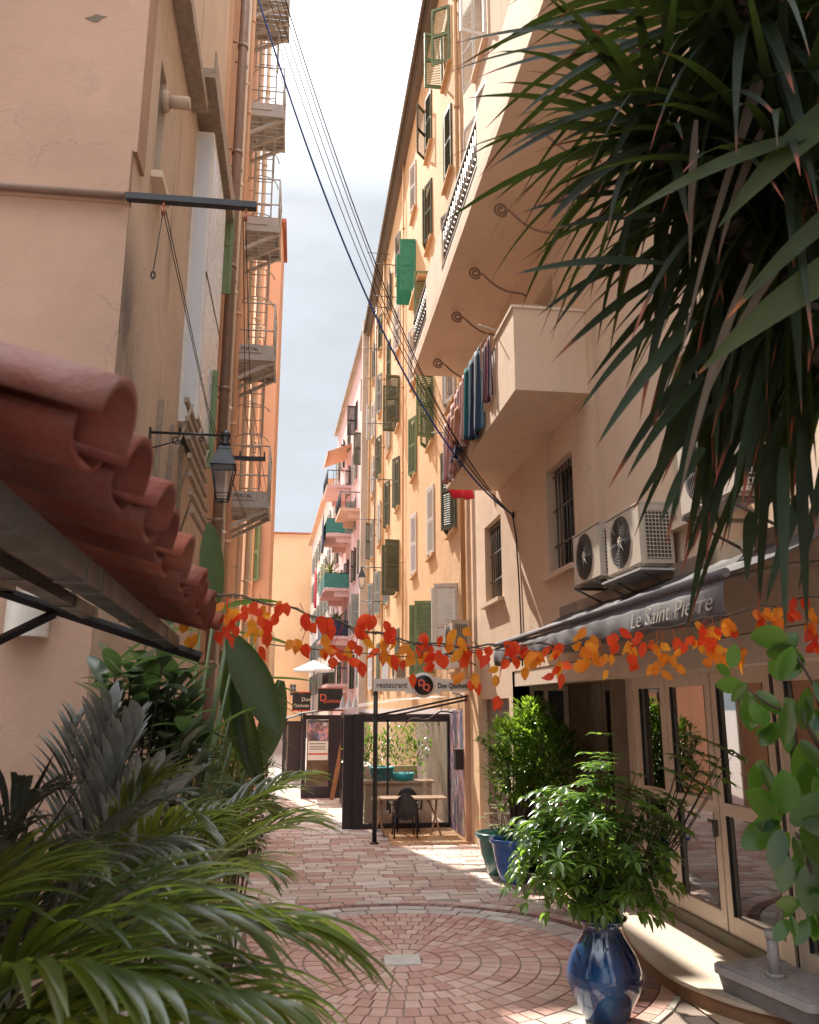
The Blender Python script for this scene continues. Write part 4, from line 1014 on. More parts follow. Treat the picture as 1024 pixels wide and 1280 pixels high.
for i in range(3):
    m = MB(); x = 1.6+i*.55; [leaf(m, (x+rnd.gauss(0, .2), 19.6+rnd.gauss(0, .2), 1.5+rnd.gauss(0, .28)), (rnd.gauss(0, 1), rnd.gauss(0, 1), rnd.gauss(0, 1)), .12, .05, 3) for q in range(260)]; m.build('indoor_foliage', L_laurel, kt)
# lean-to beam over the table and mural wall
m = MB()
for (dx, dz) in ((0, 0), (0, -.07)): m.tube([(1.5, 16.0, 2.26+dz), (3.25, 16.1, 2.62+dz)], .022, 6)
m.tube([(1.5, 16.0, 2.26), (1.3, 17.6, 2.3)], .022, 6); m.tube([(3.25, 16.1, 2.62), (3.25, 17.6, 2.7)], .022, 6); m.build('lean_to_beam', M['kiosk'], kt)
m = MB(); m.box((3.22, 16.3, .02), (3.33, 17.88, 2.35)); m.build('mural_door', M['mural'], kt)
m = MB(); m.box((3.2, 16.12, 0), (3.34, 16.29, 2.7)); m.build('side_post', M['orange'], kt)
m = MB(); m.box((3.05, 16.3, 1.25), (3.2, 16.5, 1.6)); m.box((3.04, 16.28, 1.6), (3.2, 16.52, 1.63)); tag(m.build('letter_box', M['iron']), 'black letter box on the post beside the mural door', 'letter box')
m = MB(); pts = [(2.3+.1*k, 17.85-.13*k, 2.1+.05*math.sin(k*1.3)+.03*k) for k in range(9)]; m.tube(pts, .018, 5)
for k in range(9): p = Vector(pts[k]); m.tube([p, p+Vector((rnd.uniform(-.2, .2), 0, rnd.uniform(-.25, .2)))], .007, 4)
tag(m.build('dry_vine', M['bark']), 'bare twisted vine branch under the terrace beam', 'vine')

# pole sign
ps = thing('restaurant_sign', 'long white restaurant board with round black emblem on a black pole', 'sign', (1.48, 16.0, 0))
m = MB(); m.tube([(1.48, 16.0, 0), (1.48, 16.0, 2.9)], .042, 12); m.lathe([(.08, 0), (.08, .02), (.045, .04)], (1.48, 16, 0), 12); m.tube([(1.48, 16., 2.25), (1.48, 16, 2.3)], .055, 12); m.build('pole', M['iron'], ps)
m = MB(); m.box((1.43, 15.93, 2.70), (3.3, 15.97, 2.93)); m.lathe([(0, .021), (.235, .021), (.235, -.021), (0, -.021)], n=40, mat=Matrix.Translation((2.38, 15.95, 2.815)) @ Matrix.Rotation(R(90), 4, 'X'))
m.box((2.05, 15.931, 2.66), (2.71, 15.969, 2.97)); m.build('board', M['signwhite'], ps)
m = MB(); m.lathe([(0, .004), (.185, .004), (.185, 0)], n=40, mat=Matrix.Translation((2.38, 15.925, 2.815)) @ Matrix.Rotation(R(90), 4, 'X')); m.build('emblem', M['ink'], ps)
def signtext(body, x, z, size, mat, w, y=15.922, b=0, par=None, nm='lettering'): return text(body, (x, y, z), (1, 0, 0), (0, 0, 1), size, M[mat], par or ps, nm, width=w, bold=b)
signtext('restaurant', 1.48, 2.765, .155, 'ink', .58); signtext('Don Quichotte', 2.65, 2.76, .135, 'ink', .62, b=.003)
signtext('D', 2.27, 2.80, .17, 'inkorange', .13, y=15.915, b=.006); signtext('Q', 2.36, 2.72, .17, 'inkorange', .14, y=15.915, b=.006)
# farther terraces
def kiosk(x0, x1, y0, y1, h, label, poster=True):
    t = thing('terrace_enclosure', label, 'terrace', ((x0+x1)/2, y0, 0)); m = MB()
    for x in (x0, x1-.1): m.box((x, y0, 0), (x+.1, y0+.1, h))
    m.box((x0, y1, 0), (x0+.1, y1+.1, h)); m.box((x0+.1, y0+.002, h-.12), (x1-.1, y0+.1, h)); m.box((x0, y0+.1, h-.12), (x0+.1, y1, h)); m.box((x0, y0+.1, 0), (x0+.08, y1, .5)); m.box((x0+.1, y0+.01, 0), (x1-.1, y0+.06, .3))
    for k in range(1, 4): y = y0+(y1-y0)*k/4; m.box((x0, y, .5), (x0+.1, y+.35, h-.12))
    m.box((x1-.42, y0+.01, .3), (x1-.1, y0+.05, h-.12)); m.build('frame', M['kiosk'], t)
    m = MB(); m.quad((x0-.12, y0-.2, h+.02), (x1+.05, y0-.2, h+.22), (x1+.05, y1, h+.22), (x0-.12, y1, h+.02)); m.build('roof', M['awning'], t, solid=.03)
    m = MB(); m.quad((x0+.1, y0+.04, .3), (x1-.1, y0+.04, .3), (x1-.1, y0+.04, h-.12), (x0+.1, y0+.04, h-.12)); m.build('pane', M['glass'], t)
    m = MB(); m.box((x0+.15, y0+1.2, 0), (x1, y0+1.3, h-.15)); m.build('inner_wall', M['interiorlight'], t)
    if poster:
        m = MB(); m.box((x0+.16, y0-.02, 1.0), (x1-.44, y0-.005, 1.5)); q = m.build('poster', M['signwhite'], t)
        m = MB()
        for z in (1.42, 1.34, 1.28): m.box((x0+.2, y0-.024, z), (x1-.5, y0-.021, z+.025))
        m.build('poster_print', M['greybox'], q); m = MB(); m.box((x0+.17, y0-.024, 1.14), (x1-.45, y0-.021, 1.18)); m.build('red_band', M['inkred'], q)
        m = MB(); m.box((x0+.16, y0-.02, 1.52), (x1-.44, y0-.005, 2.0)); q = m.build('picture', M['mural'], t)
    return t
kiosk(.2, 1.35, 24, 29, 2.2, 'dark terrace box with a white poster, between the two other terraces')
kiosk(-.42, .18, 30, 36, 1.95, 'farthest dark terrace box, smallest and leftmost along the street', False)
def hsign(px0, py0, px1, py1, Y, label, bars):
    a = atY(px0, py0, Y); b = atY(px1, py1, Y)
    t = thing('hanging_sign', label, 'sign', ((a.x+b.x)/2, Y, b.z)); m = MB(); m.box((a.x, Y, b.z), (b.x, Y+.08, a.z)); m.build('panel', M['ink'], t)
    w = b.x-a.x; h = a.z-b.z; m = MB(); m.box((a.x-.02, Y-.006, b.z-.02), (b.x+.02, Y-.002, b.z+.015)); m.box((a.x-.02, Y-.006, a.z-.02), (b.x+.02, Y-.002, a.z+.01)); m.build('trim', M['roof'] if bars else M['inkred'], t)
    if bars:
        text('D', (a.x+.04, Y-.01, b.z+h*.42), (1, 0, 0), (0, 0, 1), h*.45, M['inkorange'], t); text('Quichotte', (a.x+w*.2, Y-.01, b.z+h*.34), (1, 0, 0), (0, 0, 1), h*.25, M['inkorange'], t, width=w*.72)
    else:
        text('Don', (a.x+w*.5, Y-.01, b.z+h*.5), (1, 0, 0), (0, 0, 1), h*.3, M['inkcream'], t); text('Quichotte', (a.x+w*.08, Y-.01, b.z+h*.18), (1, 0, 0), (0, 0, 1), h*.26, M['inkcream'], t, width=w*.82)
    return t
hsign(398, 860, 428, 888, 24, 'larger black sign with orange lettering above the poster terrace', True)
s2 = hsign(366, 865, 388, 888, 30, 'smaller black sign with white lettering on a thin post', False)
m = MB(); m.tube([(.2, 30.05, 0), (.2, 30.05, 2.32)], .03, 6); m.build('post', M['iron'], s2)
# folded blinds / umbrella far away
uu = thing('parasol', 'white parasol standing open far down the street', 'parasol', (.55, 46, 0))
m = MB(); m.lathe([(0, .5), (.05, .48), (1.1, 0), (1.1, -.12)], (.9, 46, 4.4), 8, sm=False); m.build('canopy', M['signwhite'], uu)
m = MB(); m.tube([(.9, 46, 0), (.9, 46, 4.85)], .04, 6); m.build('pole', M['greybox'], uu)
bd = thing('leaning_board', 'narrow wooden plank leaning against the poster terrace', 'plank', (1.3, 23.6, 0))
m = MB(); m.box((-.06, -.02, 0), (.06, .02, 2.1), Matrix.Translation((1.02, 23.55, .0)) @ Matrix.Rotation(R(10), 4, 'Y')); m.build('plank', M['wood'], bd)

# table and chairs
tb = thing('terrace_table', 'pale wooden folding table outside the glazed terrace', 'table', (2.3, 17.1, 0))
m = MB(); m.box((1.62, 16.85, .66), (2.98, 17.4, .69)); m.build('tabletop', M['tablewood'], tb)
for (a, b) in (((1.55, 16.9), (1.75, 17.35)), ((1.75, 16.9), (1.55, 17.35)), ((2.85, 16.9), (2.65, 17.35)), ((2.65, 16.9), (2.85, 17.35))):
    m = MB(); x, y = a; m.tube([(x, y, 0), ((a[0]+b[0])/2+.03, (y+b[1])/2, .33), (b[0]*1.0, b[1], .66)], .022, 6); m.build('leg', M['tablewood'], tb)
def chair():
    t = thing('terrace_chair', '', 'chair'); m = MB()
    m.prism([(.24*math.cos(a*R(20)), .24*math.sin(a*R(20))) for a in range(18)], .40, .43); m.build('seat', M['plasticblack'], t)
    for (x, y) in ((-.2, -.2), (.2, -.2), (-.19, .19), (.19, .19)):
        m = MB(); m.tube([(x*1.12, y*1.12, 0), (x*.95, y*.95, .41)], [.016, .02], 6); m.build('leg', M['plasticblack'], t)
    m = MB(); pts = [(.215*math.cos(a*R(15)), .56+.24*math.sin(a*R(15))) for a in range(24)]
    n = len(m.v)
    for yy in (-.235, -.205):
        for (x, z) in pts: m.v.append(Vector((x, yy-.06*(z-.4)+.1*x*x*8, z)))
    k = len(pts); m.f.append(tuple(range(k))); m.f.append(tuple(reversed(range(k, 2*k))))
    for i in range(k): j = (i+1) % k; m.f.append((i, j, k+j, k+i))
    m.mi = [0]*(k+2); m.sm = [False]*(k+2); m.build('backrest', M['plasticblack'], t)
    for s in (-1, 1):
        m = MB(); m.tube([(s*.2, -.2, .6), (s*.27, -.08, .63), (s*.28, .12, .62), (s*.25, .19, .42)], .018, 6); m.build('armrest', M['plasticblack'], t)
    return t
c = chair(); c.location = (2.12, 16.75, 0); c['label'] = 'black round backed chair in front of the terrace table'; c['group'] = 'chairs at the terrace table'
copy_tree(c, (2.3, 17.62, 0), R(175), 'black round backed chair behind the terrace table, half hidden by the table')

copy_tree(c, (1.72, 20.3, .02), R(120), 'black round backed chair inside the glazed terrace, left one behind the counter')
copy_tree(c, (2.75, 20.6, .02), R(200), 'black round backed chair inside the glazed terrace, right one behind the counter')
# ================================================================== cables over the street
A = Vector((3.33, 12.6, 5.38))
ends = [((-1.38, 10.2, 14.2), .014, 'bluecable', 'thick blue cable, leftmost of the bundle crossing the sky', 1.65), ((-1.38, 9.0, 13.9), .006, 'rubber', 'thin black cable next to the thick blue one crossing the sky', 1.6), ((-1.38, 8.3, 13.7), .006, 'rubber', 'middle thin black cable of the bundle crossing the sky', 1.6),
        ((-1.38, 7.7, 13.5), .006, 'rubber', 'fourth cable from the left of the bundle crossing the sky', 1.55), ((-1.38, 7.1, 13.2), .008, 'rubber', 'rightmost black cable of the bundle crossing the sky', 1.55)]
for k, (e, r, mt, lb, sag) in enumerate(ends):
    m = MB(); e = Vector(e); pts = []
    for i in range(41): t = i/40; pts.append(A.lerp(e, t)-Vector((0, 0, sag*4*t*(1-t))))
    m.tube(pts, [r*(.75+.25*1)]*41, 6); tag(m.build('cable', M[mt]), lb, 'cable', 'cables crossing above the street')
m = MB(); m.tube([(3.32, 12.6, 5.38), (3.33, 12.45, 5.0), (3.33, 12.35, 4.2), (3.33, 12.3, 3.0)], .012, 6); m.tube([(3.33, 12.6+.05*math.cos(k), 5.38+.05*math.sin(k)) for k in range(8)], .012, 5)
tag(m.build('wall_cable', M['rubber']), 'black cable running down the cream wall from the cable hook', 'cable')

# ================================================================== laundry
def cloth(name, mat, a, b, drop, label, cat='laundry', fold=.04, nf=5, taper=0., skew=0., par=None):
    a = Vector(a); b = Vector(b); d = b-a; hx = Vector((d.y, -d.x, 0)).normalized(); m = MB(); rows = []; NU = 28; NV = 14; ofs = len(m.v)
    for i in range(NV+1):
        t = i/NV; row = []
        for k in range(NU+1):
            u = k/NU; uu = .5+(u-.5)*(1-taper*t*.6) + skew*t
            z = drop*(t*(1+.12*math.sin(u*3.1+.5)))
            row.append(a+d*uu-Vector((0, 0, z))+hx*fold*(.35+t)*math.sin(u*nf*6.283+t*1.2))
        rows.append(row)
    m.strip(rows, [0]*(NV+1), .5)
    for i in range(NV+1):
        for k in range(NU+1): m.u[i*(NU+1)+k] = k/NU
    return tag(m.build(name, mat, par, solid=.006), label, cat, 'laundry hanging from the low balcony')
S1 = stripes('pink striped cotton', [(.62, .34, .31), (.70, .60, .57), (.60, .32, .30), (.72, .62, .60), (.50, .25, .24)], 3)
S2 = stripes('blue striped towelling', [(.16, .28, .33), (.05, .08, .14), (.42, .46, .48), (.04, .10, .14), (.03, .22, .21), (.04, .04, .08)], 2)
S3 = stripes('burgundy striped towelling', [(.10, .03, .05), (.4, .34, .36), (.07, .05, .08), (.25, .1, .13)], 4)
cloth('towel', S1, (2.36, 12.0, 7.25), (2.34, 13.2, 7.0), 1.05, 'pink and white striped sheet, leftmost of the laundry', fold=.05, nf=4)
cloth('towel', S1, (2.38, 11.5, 7.33), (2.36, 12.1, 7.22), .95, 'pink striped towel between the sheet and the blue towel', fold=.05, nf=3, taper=.3)
cloth('shirt', M['orangecloth'], (2.30, 11.75, 6.9), (2.29, 12.3, 6.8), .5, 'rust coloured garment hanging over the pink striped laundry', nf=2)
cloth('shorts', M['navy'], (2.32, 11.8, 6.40), (2.31, 12.3, 6.32), .22, 'dark navy garment at the bottom of the pink laundry', nf=1.5)
cloth('towel', S2, (2.38, 10.55, 7.30), (2.34, 11.45, 7.28), 1.1, 'blue and teal striped towel over the balcony rail', fold=.04, nf=3)
cloth('towel', S3, (2.40, 10.0, 7.22), (2.4, 10.5, 7.2), .78, 'dark burgundy striped towel nearest the balcony parapet', fold=.02, nf=3)
cloth('cloth', M['red'], (2.5, 13.75, 6.2), (2.95, 13.85, 6.15), .22, 'crimson cloth hanging below the far end of the low balcony', nf=2, fold=.05)
m = MB(); m.tube([(2.5, 10.0, 7.28), (2.25, 10.0, 7.34)], .012, 6); m.tube([(2.5, 13.4, 7.0), (2.15, 13.4, 6.97)], .012, 6); m.tube([(2.4, 10.0, 7.27), (2.36, 11.4, 7.33), (2.2, 13.4, 6.97)], .005, 5)
m.tube([(2.5, 13.65, 6.3), (2.5, 13.95, 6.2), (3.0, 13.95, 6.18)], .006, 5)
tag(m.build('clothes_line', M['ladder']), 'wire clothes line held off the low balcony rail', 'clothes line')

# ================================================================== step and box at the doors
pts = [(3.66, 9.83), (3.5, 9.2), (3.36, 8.6), (3.29, 8.0), (3.30, 7.43), (3.53, 6.81), (3.91, 6.41), (4.2, 6.3)]
def smooth(P, n=6):
    out = []
    for i in range(len(P)-1):
        p0, p1, p2, p3 = P[max(0, i-1)], P[i], P[i+1], P[min(len(P)-1, i+2)]
        for k in range(n):
            t = k/n; out.append(tuple(.5*((2*p1[c])+(-p0[c]+p2[c])*t+(2*p0[c]-5*p1[c]+4*p2[c]-p3[c])*t*t+(-p0[c]+3*p1[c]-3*p2[c]+p3[c])*t**3) for c in (0, 1)))
    return out+[P[-1]]
sp = smooth(pts); foot = [(4.19, 10.5)]+[(3.9, 10.3)]+sp
sp_o = thing('door_step', 'curved cream stone step in front of the glazed doors', 'step', (3.8, 8.3, 0))
m = MB(); m.prism(foot[::-1], .115, .15); m.build('tread', M['step'], sp_o)
c0 = Vector((4.0, 8.3)); ins = [tuple(c0+(Vector(p)-c0)*.975) for p in foot]
m = MB(); m.prism(ins[::-1], -.01, .114); m.build('riser', M['riser'], sp_o)
m = MB(); m.box((XS-.5, 10.3, 0), (XS-.075, 12.95, .05)); tag(m.build('pavement', M['step']), kind='structure')
# low grey moulded base with a socket tube
gb = thing('umbrella_stand', 'grey plastic parasol stand with an upright tube on the curved step', 'parasol stand', (3.75, 6.7, .15))
bz = .151; ang = math.atan2(6.36-7.28, 3.89-3.7)
def rr_prism(m, hx, hy, z0, z1, r=.06, s1=1.):
    P = []
    for (cx, cy, a0) in ((hx-r, hy-r, 0), (-hx+r, hy-r, 90), (-hx+r, -hy+r, 180), (hx-r, -hy+r, 270)):
        for k in range(6): a = R(a0+k*18); P.append((cx+r*math.cos(a), cy+r*math.sin(a)))
    n = len(m.v); k = len(P); mt = Matrix.Translation((3.86, 6.72, bz)) @ Matrix.Rotation(ang, 4, 'Z')
    m.v += [mt @ Vector((p[0]*s1, p[1]*s1, z0)) for p in P]+[mt @ Vector((p[0], p[1], z1)) for p in P]
    m.f.append(tuple(n+i for i in reversed(range(k)))); m.f.append(tuple(n+k+i for i in range(k)))
    for i in range(k): j = (i+1) % k; m.f.append((n+i, n+j, n+k+j, n+k+i))
    m.mi += [0]*(k+2); m.sm += [False]*(k+2)
m = MB(); rr_prism(m, .52, .27, 0, .13, s1=.93); m.build('body', M['greybox'], gb)
m = MB(); rr_prism(m, .54, .29, .131, .19, .07)
mt = Matrix.Translation((3.86, 6.72, bz)) @ Matrix.Rotation(ang, 4, 'Z')
m.box((-.5, .2, .19), (.5, .26, .21), mt); m.box((-.5, -.26, .19), (.5, -.2, .21), mt); m.build('lid', M['greylid'], gb)
m = MB(); cx, cy = 3.80, 6.78; m.tube([(cx, cy, bz+.19), (cx, cy, bz+.47)], .045, 16); m.tube([(cx, cy, bz+.47), (cx, cy, bz+.53)], .056, 16); m.tube([(cx, cy, bz+.19), (cx, cy, bz+.22)], .07, 16); m.build('tube', M['greylid'], gb)

# ================================================================== potted plants
def pot(name, prof, c, mat, label, n=48):
    t = thing(name, label, 'plant pot', c)
    m = MB(); m.lathe(prof, c, n); m.build('body', mat, t)
    m = MB(); r = prof[-1][0]; m.lathe([(0, prof[-1][1]), (r, prof[-1][1])], c, 24); m.build('soil', M['soil'], t)
    return t
vc = (2.5, 7.05, .005)
pot('vase', [(0, 0), (.16, 0), (.175, .02), (.215, .1), (.27, .2), (.30, .29), (.295, .37), (.26, .47), (.205, .56), (.165, .62), (.15, .67), (.165, .71), (.20, .735), (.205, .75), (.185, .755), (.15, .72), (.14, .68)], vc, M['glaze'], 'tall bulbous deep blue glazed vase holding the umbrella plant')
pc = (3.12, 12.35, .0)
pot('plant_pot', [(0, 0), (.17, 0), (.19, .04), (.24, .22), (.28, .42), (.30, .52), (.33, .54), (.34, .565), (.335, .59), (.31, .59), (.29, .55), (.28, .52)], pc, M['bluepot'], 'bright blue glazed pot under the round bush')
pot('plant_pot', [(0, 0), (.18, 0), (.22, .1), (.29, .3), (.33, .5), (.37, .54), (.37, .58), (.34, .59), (.32, .53), (.31, .5)], (3.08, 12.98-.0, .0), M['greenpot'], 'aqua green glazed pot just behind the bright blue pot')
def inside(v, c, r): return ((v[0]-c[0])/r[0])**2+((v[1]-c[1])/r[1])**2+((v[2]-c[2])/r[2])**2
# umbrella plant (schefflera)
def umbrella(mb, stem, p, d, nl=8, L=.14, W=.045, droop=.9):
    d = Vector(d).normalized(); x = d.orthogonal().normalized(); y = d.cross(x); a0 = rnd.uniform(0, 6)
    for k in range(nl):
        a = a0+k*2*math.pi/nl; q = (x*math.cos(a)+y*math.sin(a)+d*.28).normalized()
        leaf(mb, Vector(p)+q*.012, q, L*rnd.uniform(.75, 1.15), W, 4, droop*rnd.uniform(.6, 1.3), .3, 'petal')
up_ = thing('umbrella_plant', 'bushy umbrella plant with drooping leaflets growing in the blue vase', 'plant', (2.5, 7.05, .72))
lf, lg, stm = MB(), MB(), MB(); base = Vector((2.5, 7.05, .70))
lobes = [((2.45, 7.05, 1.30), (.60, .5, .40), 105), ((2.15, 7.05, 1.15), (.42, .4, .32), 50), ((2.55, 7.05, 1.78), (.26, .26, .27), 34), ((2.95, 7.1, 1.25), (.32, .35, .42), 60), ((2.55, 7.0, .95), (.42, .36, .22), 42), ((2.2, 7.0, 1.62), (.3, .25, .2), 26), ((2.75, 7.0, 1.6), (.22, .2, .22), 18), ((1.98, 7.0, 1.38), (.2, .2, .16), 14)]
for c, r, n in lobes:
    for i in range(n):
        u = Vector((rnd.gauss(0, 1), rnd.gauss(0, 1), rnd.gauss(0, 1))).normalized()*(rnd.random()**.35); u *= 1+.22*math.sin(u.x*6+u.z*8+c[0]*5)+(rnd.uniform(.1, .3) if i % 9 == 0 else 0)
        p = Vector((c[0]+u.x*r[0], c[1]+u.y*r[1], c[2]+u.z*r[2]))
        d = (p-(base+Vector((0, 0, .25)))).normalized()+Vector((0, 0, .5)); umbrella(lf, None, p, d, rnd.choice((7, 8, 9)), L=rnd.uniform(.11, .16))
        if i % 4 == 0: mid = base.lerp(p, .5)+Vector((0, 0, .12)); stm.tube([base, base.lerp(mid, .5)+Vector((rnd.uniform(-.03, .03), 0, .03)), mid, p], [.011, .009, .006, .003], 5)
for (px, py) in ((862, 940), (880, 945), (905, 938), (895, 960), (870, 965), (850, 950), (915, 945), (860, 985), (840, 1000), (880, 985), (855, 1015), (835, 1030), (825, 1000), (900, 975), (872, 925), (845, 970)):
    p = atY(px, py, 7.1+rnd.uniform(-.15, .15)); umbrella(lf, None, p, (p-base).normalized()+Vector((0, -.3, .8)), 9, L=.17, W=.06); mid = base.lerp(p, .5)+Vector((.1, 0, -.02)); stm.tube([base, mid, p], [.008, .006, .003], 5)
lf.build('foliage', L_schef, up_); stm.build('stems', M['bark'], up_)
# round bush
rb = thing('round_bush', 'round clipped laurel bush with glossy leaves in the bright blue pot', 'bush', (3.12, 12.35, .55))
lf, stm = MB(), MB(); b0 = Vector((3.12, 12.35, .53))
for (c, r, n) in (((3.42, 12.1, 1.78), (.68, .5, .55), 2500), ((3.40, 12.1, 2.25), (.32, .3, .28), 420), ((3.1, 12.1, 1.45), (.42, .4, .4), 600), ((3.7, 12.05, 1.55), (.45, .4, .4), 350), ((2.95, 12.1, 2.0), (.28, .3, .2), 170)):
    for i in range(n):
        u = Vector((rnd.gauss(0, 1), rnd.gauss(0, 1), rnd.gauss(0, 1))).normalized(); rad = rnd.random()**.28*(1+.12*math.sin(u.x*7+u.z*9))
        p = Vector((c[0]+u.x*r[0]*rad, c[1]+u.y*r[1]*rad, c[2]+u.z*r[2]*rad))
        leaf(lf, p, u+Vector((rnd.uniform(-.6, .6), rnd.uniform(-.6, .6), rnd.uniform(-.2, .9))), rnd.uniform(.08, .125), .042, 3, .3, .3)
for i in range(26):
    a = rnd.uniform(0, 6.28); p = Vector((3.4+.5*math.cos(a)*rnd.random(), 12.1+.4*math.sin(a), rnd.uniform(1.3, 2.2))); stm.tube([b0, b0.lerp(p, .5)+Vector((0, 0, .1)), p], [.02, .012, .004], 5)
for (px, py) in ((598, 925), (605, 930), (612, 937), (620, 940)):
    p = atY(px, py, 12.1)
    for k in range(8): leaf(lf, p, (rnd.uniform(-1, 1), rnd.uniform(-1, 1), rnd.uniform(-.3, .8)), .09, .035, 3, .3, .3)
stm.tube([(3.1, 12.1, 1.6), tuple(atY(598, 925, 12.1))], [.012, .004], 5)
lf.build('foliage', L_laurel, rb); stm.build('stems', M['bark'], rb)
lw = thing('low_shrub', 'sparse yellow green shrub in the aqua pot', 'plant', (3.05, 12.9, .5)); lf, stm = MB(), MB()
for i in range(26):
    p = Vector((3.08, 12.9, .55))+Vector((rnd.uniform(-.35, .35), rnd.uniform(-.25, .1), rnd.uniform(.05, .45))); umbrella(lf, None, p, (0, 0, 1), 6, .09, .035); stm.tube([(3.08, 12.9, .5), p], [.005, .002], 4)
lf.build('foliage', L_moss, lw); stm.build('stems', M['bark'], lw)
# rubber plant at the right edge
rp = thing('rubber_plant', 'rubber plant with round bright green leaves at the right edge', 'plant', (2.25, 3.5, 0))
lf, lf2, stm = MB(), MB(), MB()
Y = 3.45
def ovl(px, py, dx, dy, L=.17, W=.105, y=Y, mb=None, toward=-.2, drp=.3):
    """leaf whose base is near a photo point, pointing (dx,dy) across the view"""
    p = atY(px, py, y+rnd.uniform(-.08, .08)); d = RT*dx+UP*dy+FW*toward
    side = -FW+RT*rnd.uniform(-.5, .5)+UP*rnd.uniform(-.2, .4)
    leaf(mb or lf, p, d, L, W, 7, drp, .15, 'ovate', up=side)
LV = [(915, 835, 0, 1, .10), (935, 865, 0, -1, .15), (928, 858, -.9, .2, .12), (960, 905, -.6, .7, .12), (955, 950, -.5, -.8, .13), (975, 850, .2, 1, .14), (985, 800, -1, .25, .17), (1005, 830, -.9, .4, .18), (1010, 860, -.3, -1, .16), (985, 880, -.2, -1, .15), (1000, 930, -.2, -1, .16), (1020, 890, .3, -1, .16), (1015, 950, -.4, -1, .15),
      (970, 1020, -.8, .8, .17), (975, 1030, -.9, -.3, .18), (985, 1015, -.2, 1, .18), (990, 1030, .6, .7, .18), (985, 1040, -.6, -.9, .13), (1000, 1035, .5, -.7, .17), (1000, 1060, .1, -1, .17), (985, 1070, -.3, -1, .13), (1012, 1080, -.1, -1, .18), (1018, 1120, -.1, -1, .16), (985, 1150, -.6, -.6, .09), (1010, 1150, -.5, -.6, .10), (1000, 1130, -1, .2, .1), (1020, 1040, .8, .2, .16), (1020, 1000, .5, .8, .14), (1000, 905, .8, .3, .14), (975, 905, -.7, -.5, .12)]
for (px, py, dx, dy, L) in LV:
    L *= 1.12; ovl(px, py, dx, dy, L, L*.56)
    if rnd.random() < .95: ovl(px+rnd.uniform(-5, 12), py+rnd.uniform(-10, 10), -dy*.6+dx*.5, dx*.6+dy*.5, L*.8, L*.42)
pp = [Vector((2.3, 3.5, .3))]+[atY(x, y, Y) for x, y in ((1030, 1180), (1018, 1100), (995, 1040))]; stm.tube(pp, [.016, .012, .009, .006], 6)
pp = [Vector((2.35, 3.5, .3))]+[atY(x, y, Y) for x, y in ((1060, 1100), (1040, 960), (1005, 900), (960, 880), (935, 862))]; stm.tube(pp, [.018, .014, .012, .009, .006, .004], 6)
stm.tube([atY(1040, 960, Y), atY(1020, 860, Y), atY(990, 810, Y)], [.01, .008, .004], 6)
lf.build('foliage', L_rubber, rp); stm.build('stems', M['bark'], rp)
m = MB(); m.lathe([(0, 0), (.17, 0), (.22, .3), (.24, .33), (.22, .34), (.2, .3), (0, .3)], (2.33, 3.5, 0), 28); tag(m.build('plant_pot', M['roof']), 'terracotta pot of the rubber plant at the right edge', 'plant pot')

# ================================================================== yucca overhead right
yc = thing('yucca_tree', 'tall yucca with long drooping dark blades overhanging from the upper right', 'tree', (2.35, 2.7, 0))
tr = MB(); tr.tube([(2.35, 2.7, 0), (2.3, 2.7, 1.5), (2.2, 2.65, 3.0), (1.95, 2.5, 4.0)], [.14, .12, .10, .07], 12)
heads = [((1.62, 2.35, 4.15), (-.5, -.1, .6), 110, .92), ((1.45, 2.2, 4.75), (-.5, -.2, .7), 95, .95), ((1.85, 2.5, 3.75), (-.5, 0, .3), 60, .66), ((1.2, 2.45, 4.35), (-.7, 0, .2), 55, .72), ((1.95, 2.3, 4.8), (0, 0, 1), 90, .9)]
for c, a, n, L in heads: tr.tube([(2.2, 2.65, 3.0), Vector((2.0, 2.5, 3.5)).lerp(Vector(c), .4), c], [.08, .06, .045], 8)
tr.build('trunk', M['bark'], yc)
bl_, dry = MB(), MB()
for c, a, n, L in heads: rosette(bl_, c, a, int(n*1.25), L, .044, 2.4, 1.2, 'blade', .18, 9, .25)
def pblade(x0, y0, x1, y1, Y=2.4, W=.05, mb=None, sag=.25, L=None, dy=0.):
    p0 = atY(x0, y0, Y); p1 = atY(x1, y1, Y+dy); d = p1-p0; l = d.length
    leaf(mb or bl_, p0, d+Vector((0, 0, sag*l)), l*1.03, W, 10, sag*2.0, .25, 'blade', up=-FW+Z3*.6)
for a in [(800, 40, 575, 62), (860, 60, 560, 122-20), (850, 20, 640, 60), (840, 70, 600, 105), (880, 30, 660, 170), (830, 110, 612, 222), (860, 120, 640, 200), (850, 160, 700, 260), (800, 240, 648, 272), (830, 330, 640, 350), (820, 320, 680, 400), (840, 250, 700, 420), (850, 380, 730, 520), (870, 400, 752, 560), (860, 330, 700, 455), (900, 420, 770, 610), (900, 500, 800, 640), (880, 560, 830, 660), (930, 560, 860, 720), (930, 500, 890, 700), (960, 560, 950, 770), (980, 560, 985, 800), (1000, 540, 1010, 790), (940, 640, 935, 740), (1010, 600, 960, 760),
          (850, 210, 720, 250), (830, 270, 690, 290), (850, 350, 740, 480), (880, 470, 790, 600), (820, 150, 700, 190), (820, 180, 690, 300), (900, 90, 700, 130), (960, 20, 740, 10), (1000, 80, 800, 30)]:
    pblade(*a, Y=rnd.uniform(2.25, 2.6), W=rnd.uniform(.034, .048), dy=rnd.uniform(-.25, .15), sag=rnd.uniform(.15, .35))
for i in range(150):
    x0 = rnd.uniform(880, 1070); y0 = rnd.uniform(-60, 480); pblade(x0, y0, x0+rnd.uniform(-120, 40), y0+rnd.uniform(180, 330), Y=rnd.uniform(2.4, 3.0), W=rnd.uniform(.036, .052), dy=rnd.uniform(-.2, .2), sag=rnd.uniform(.1, .4))
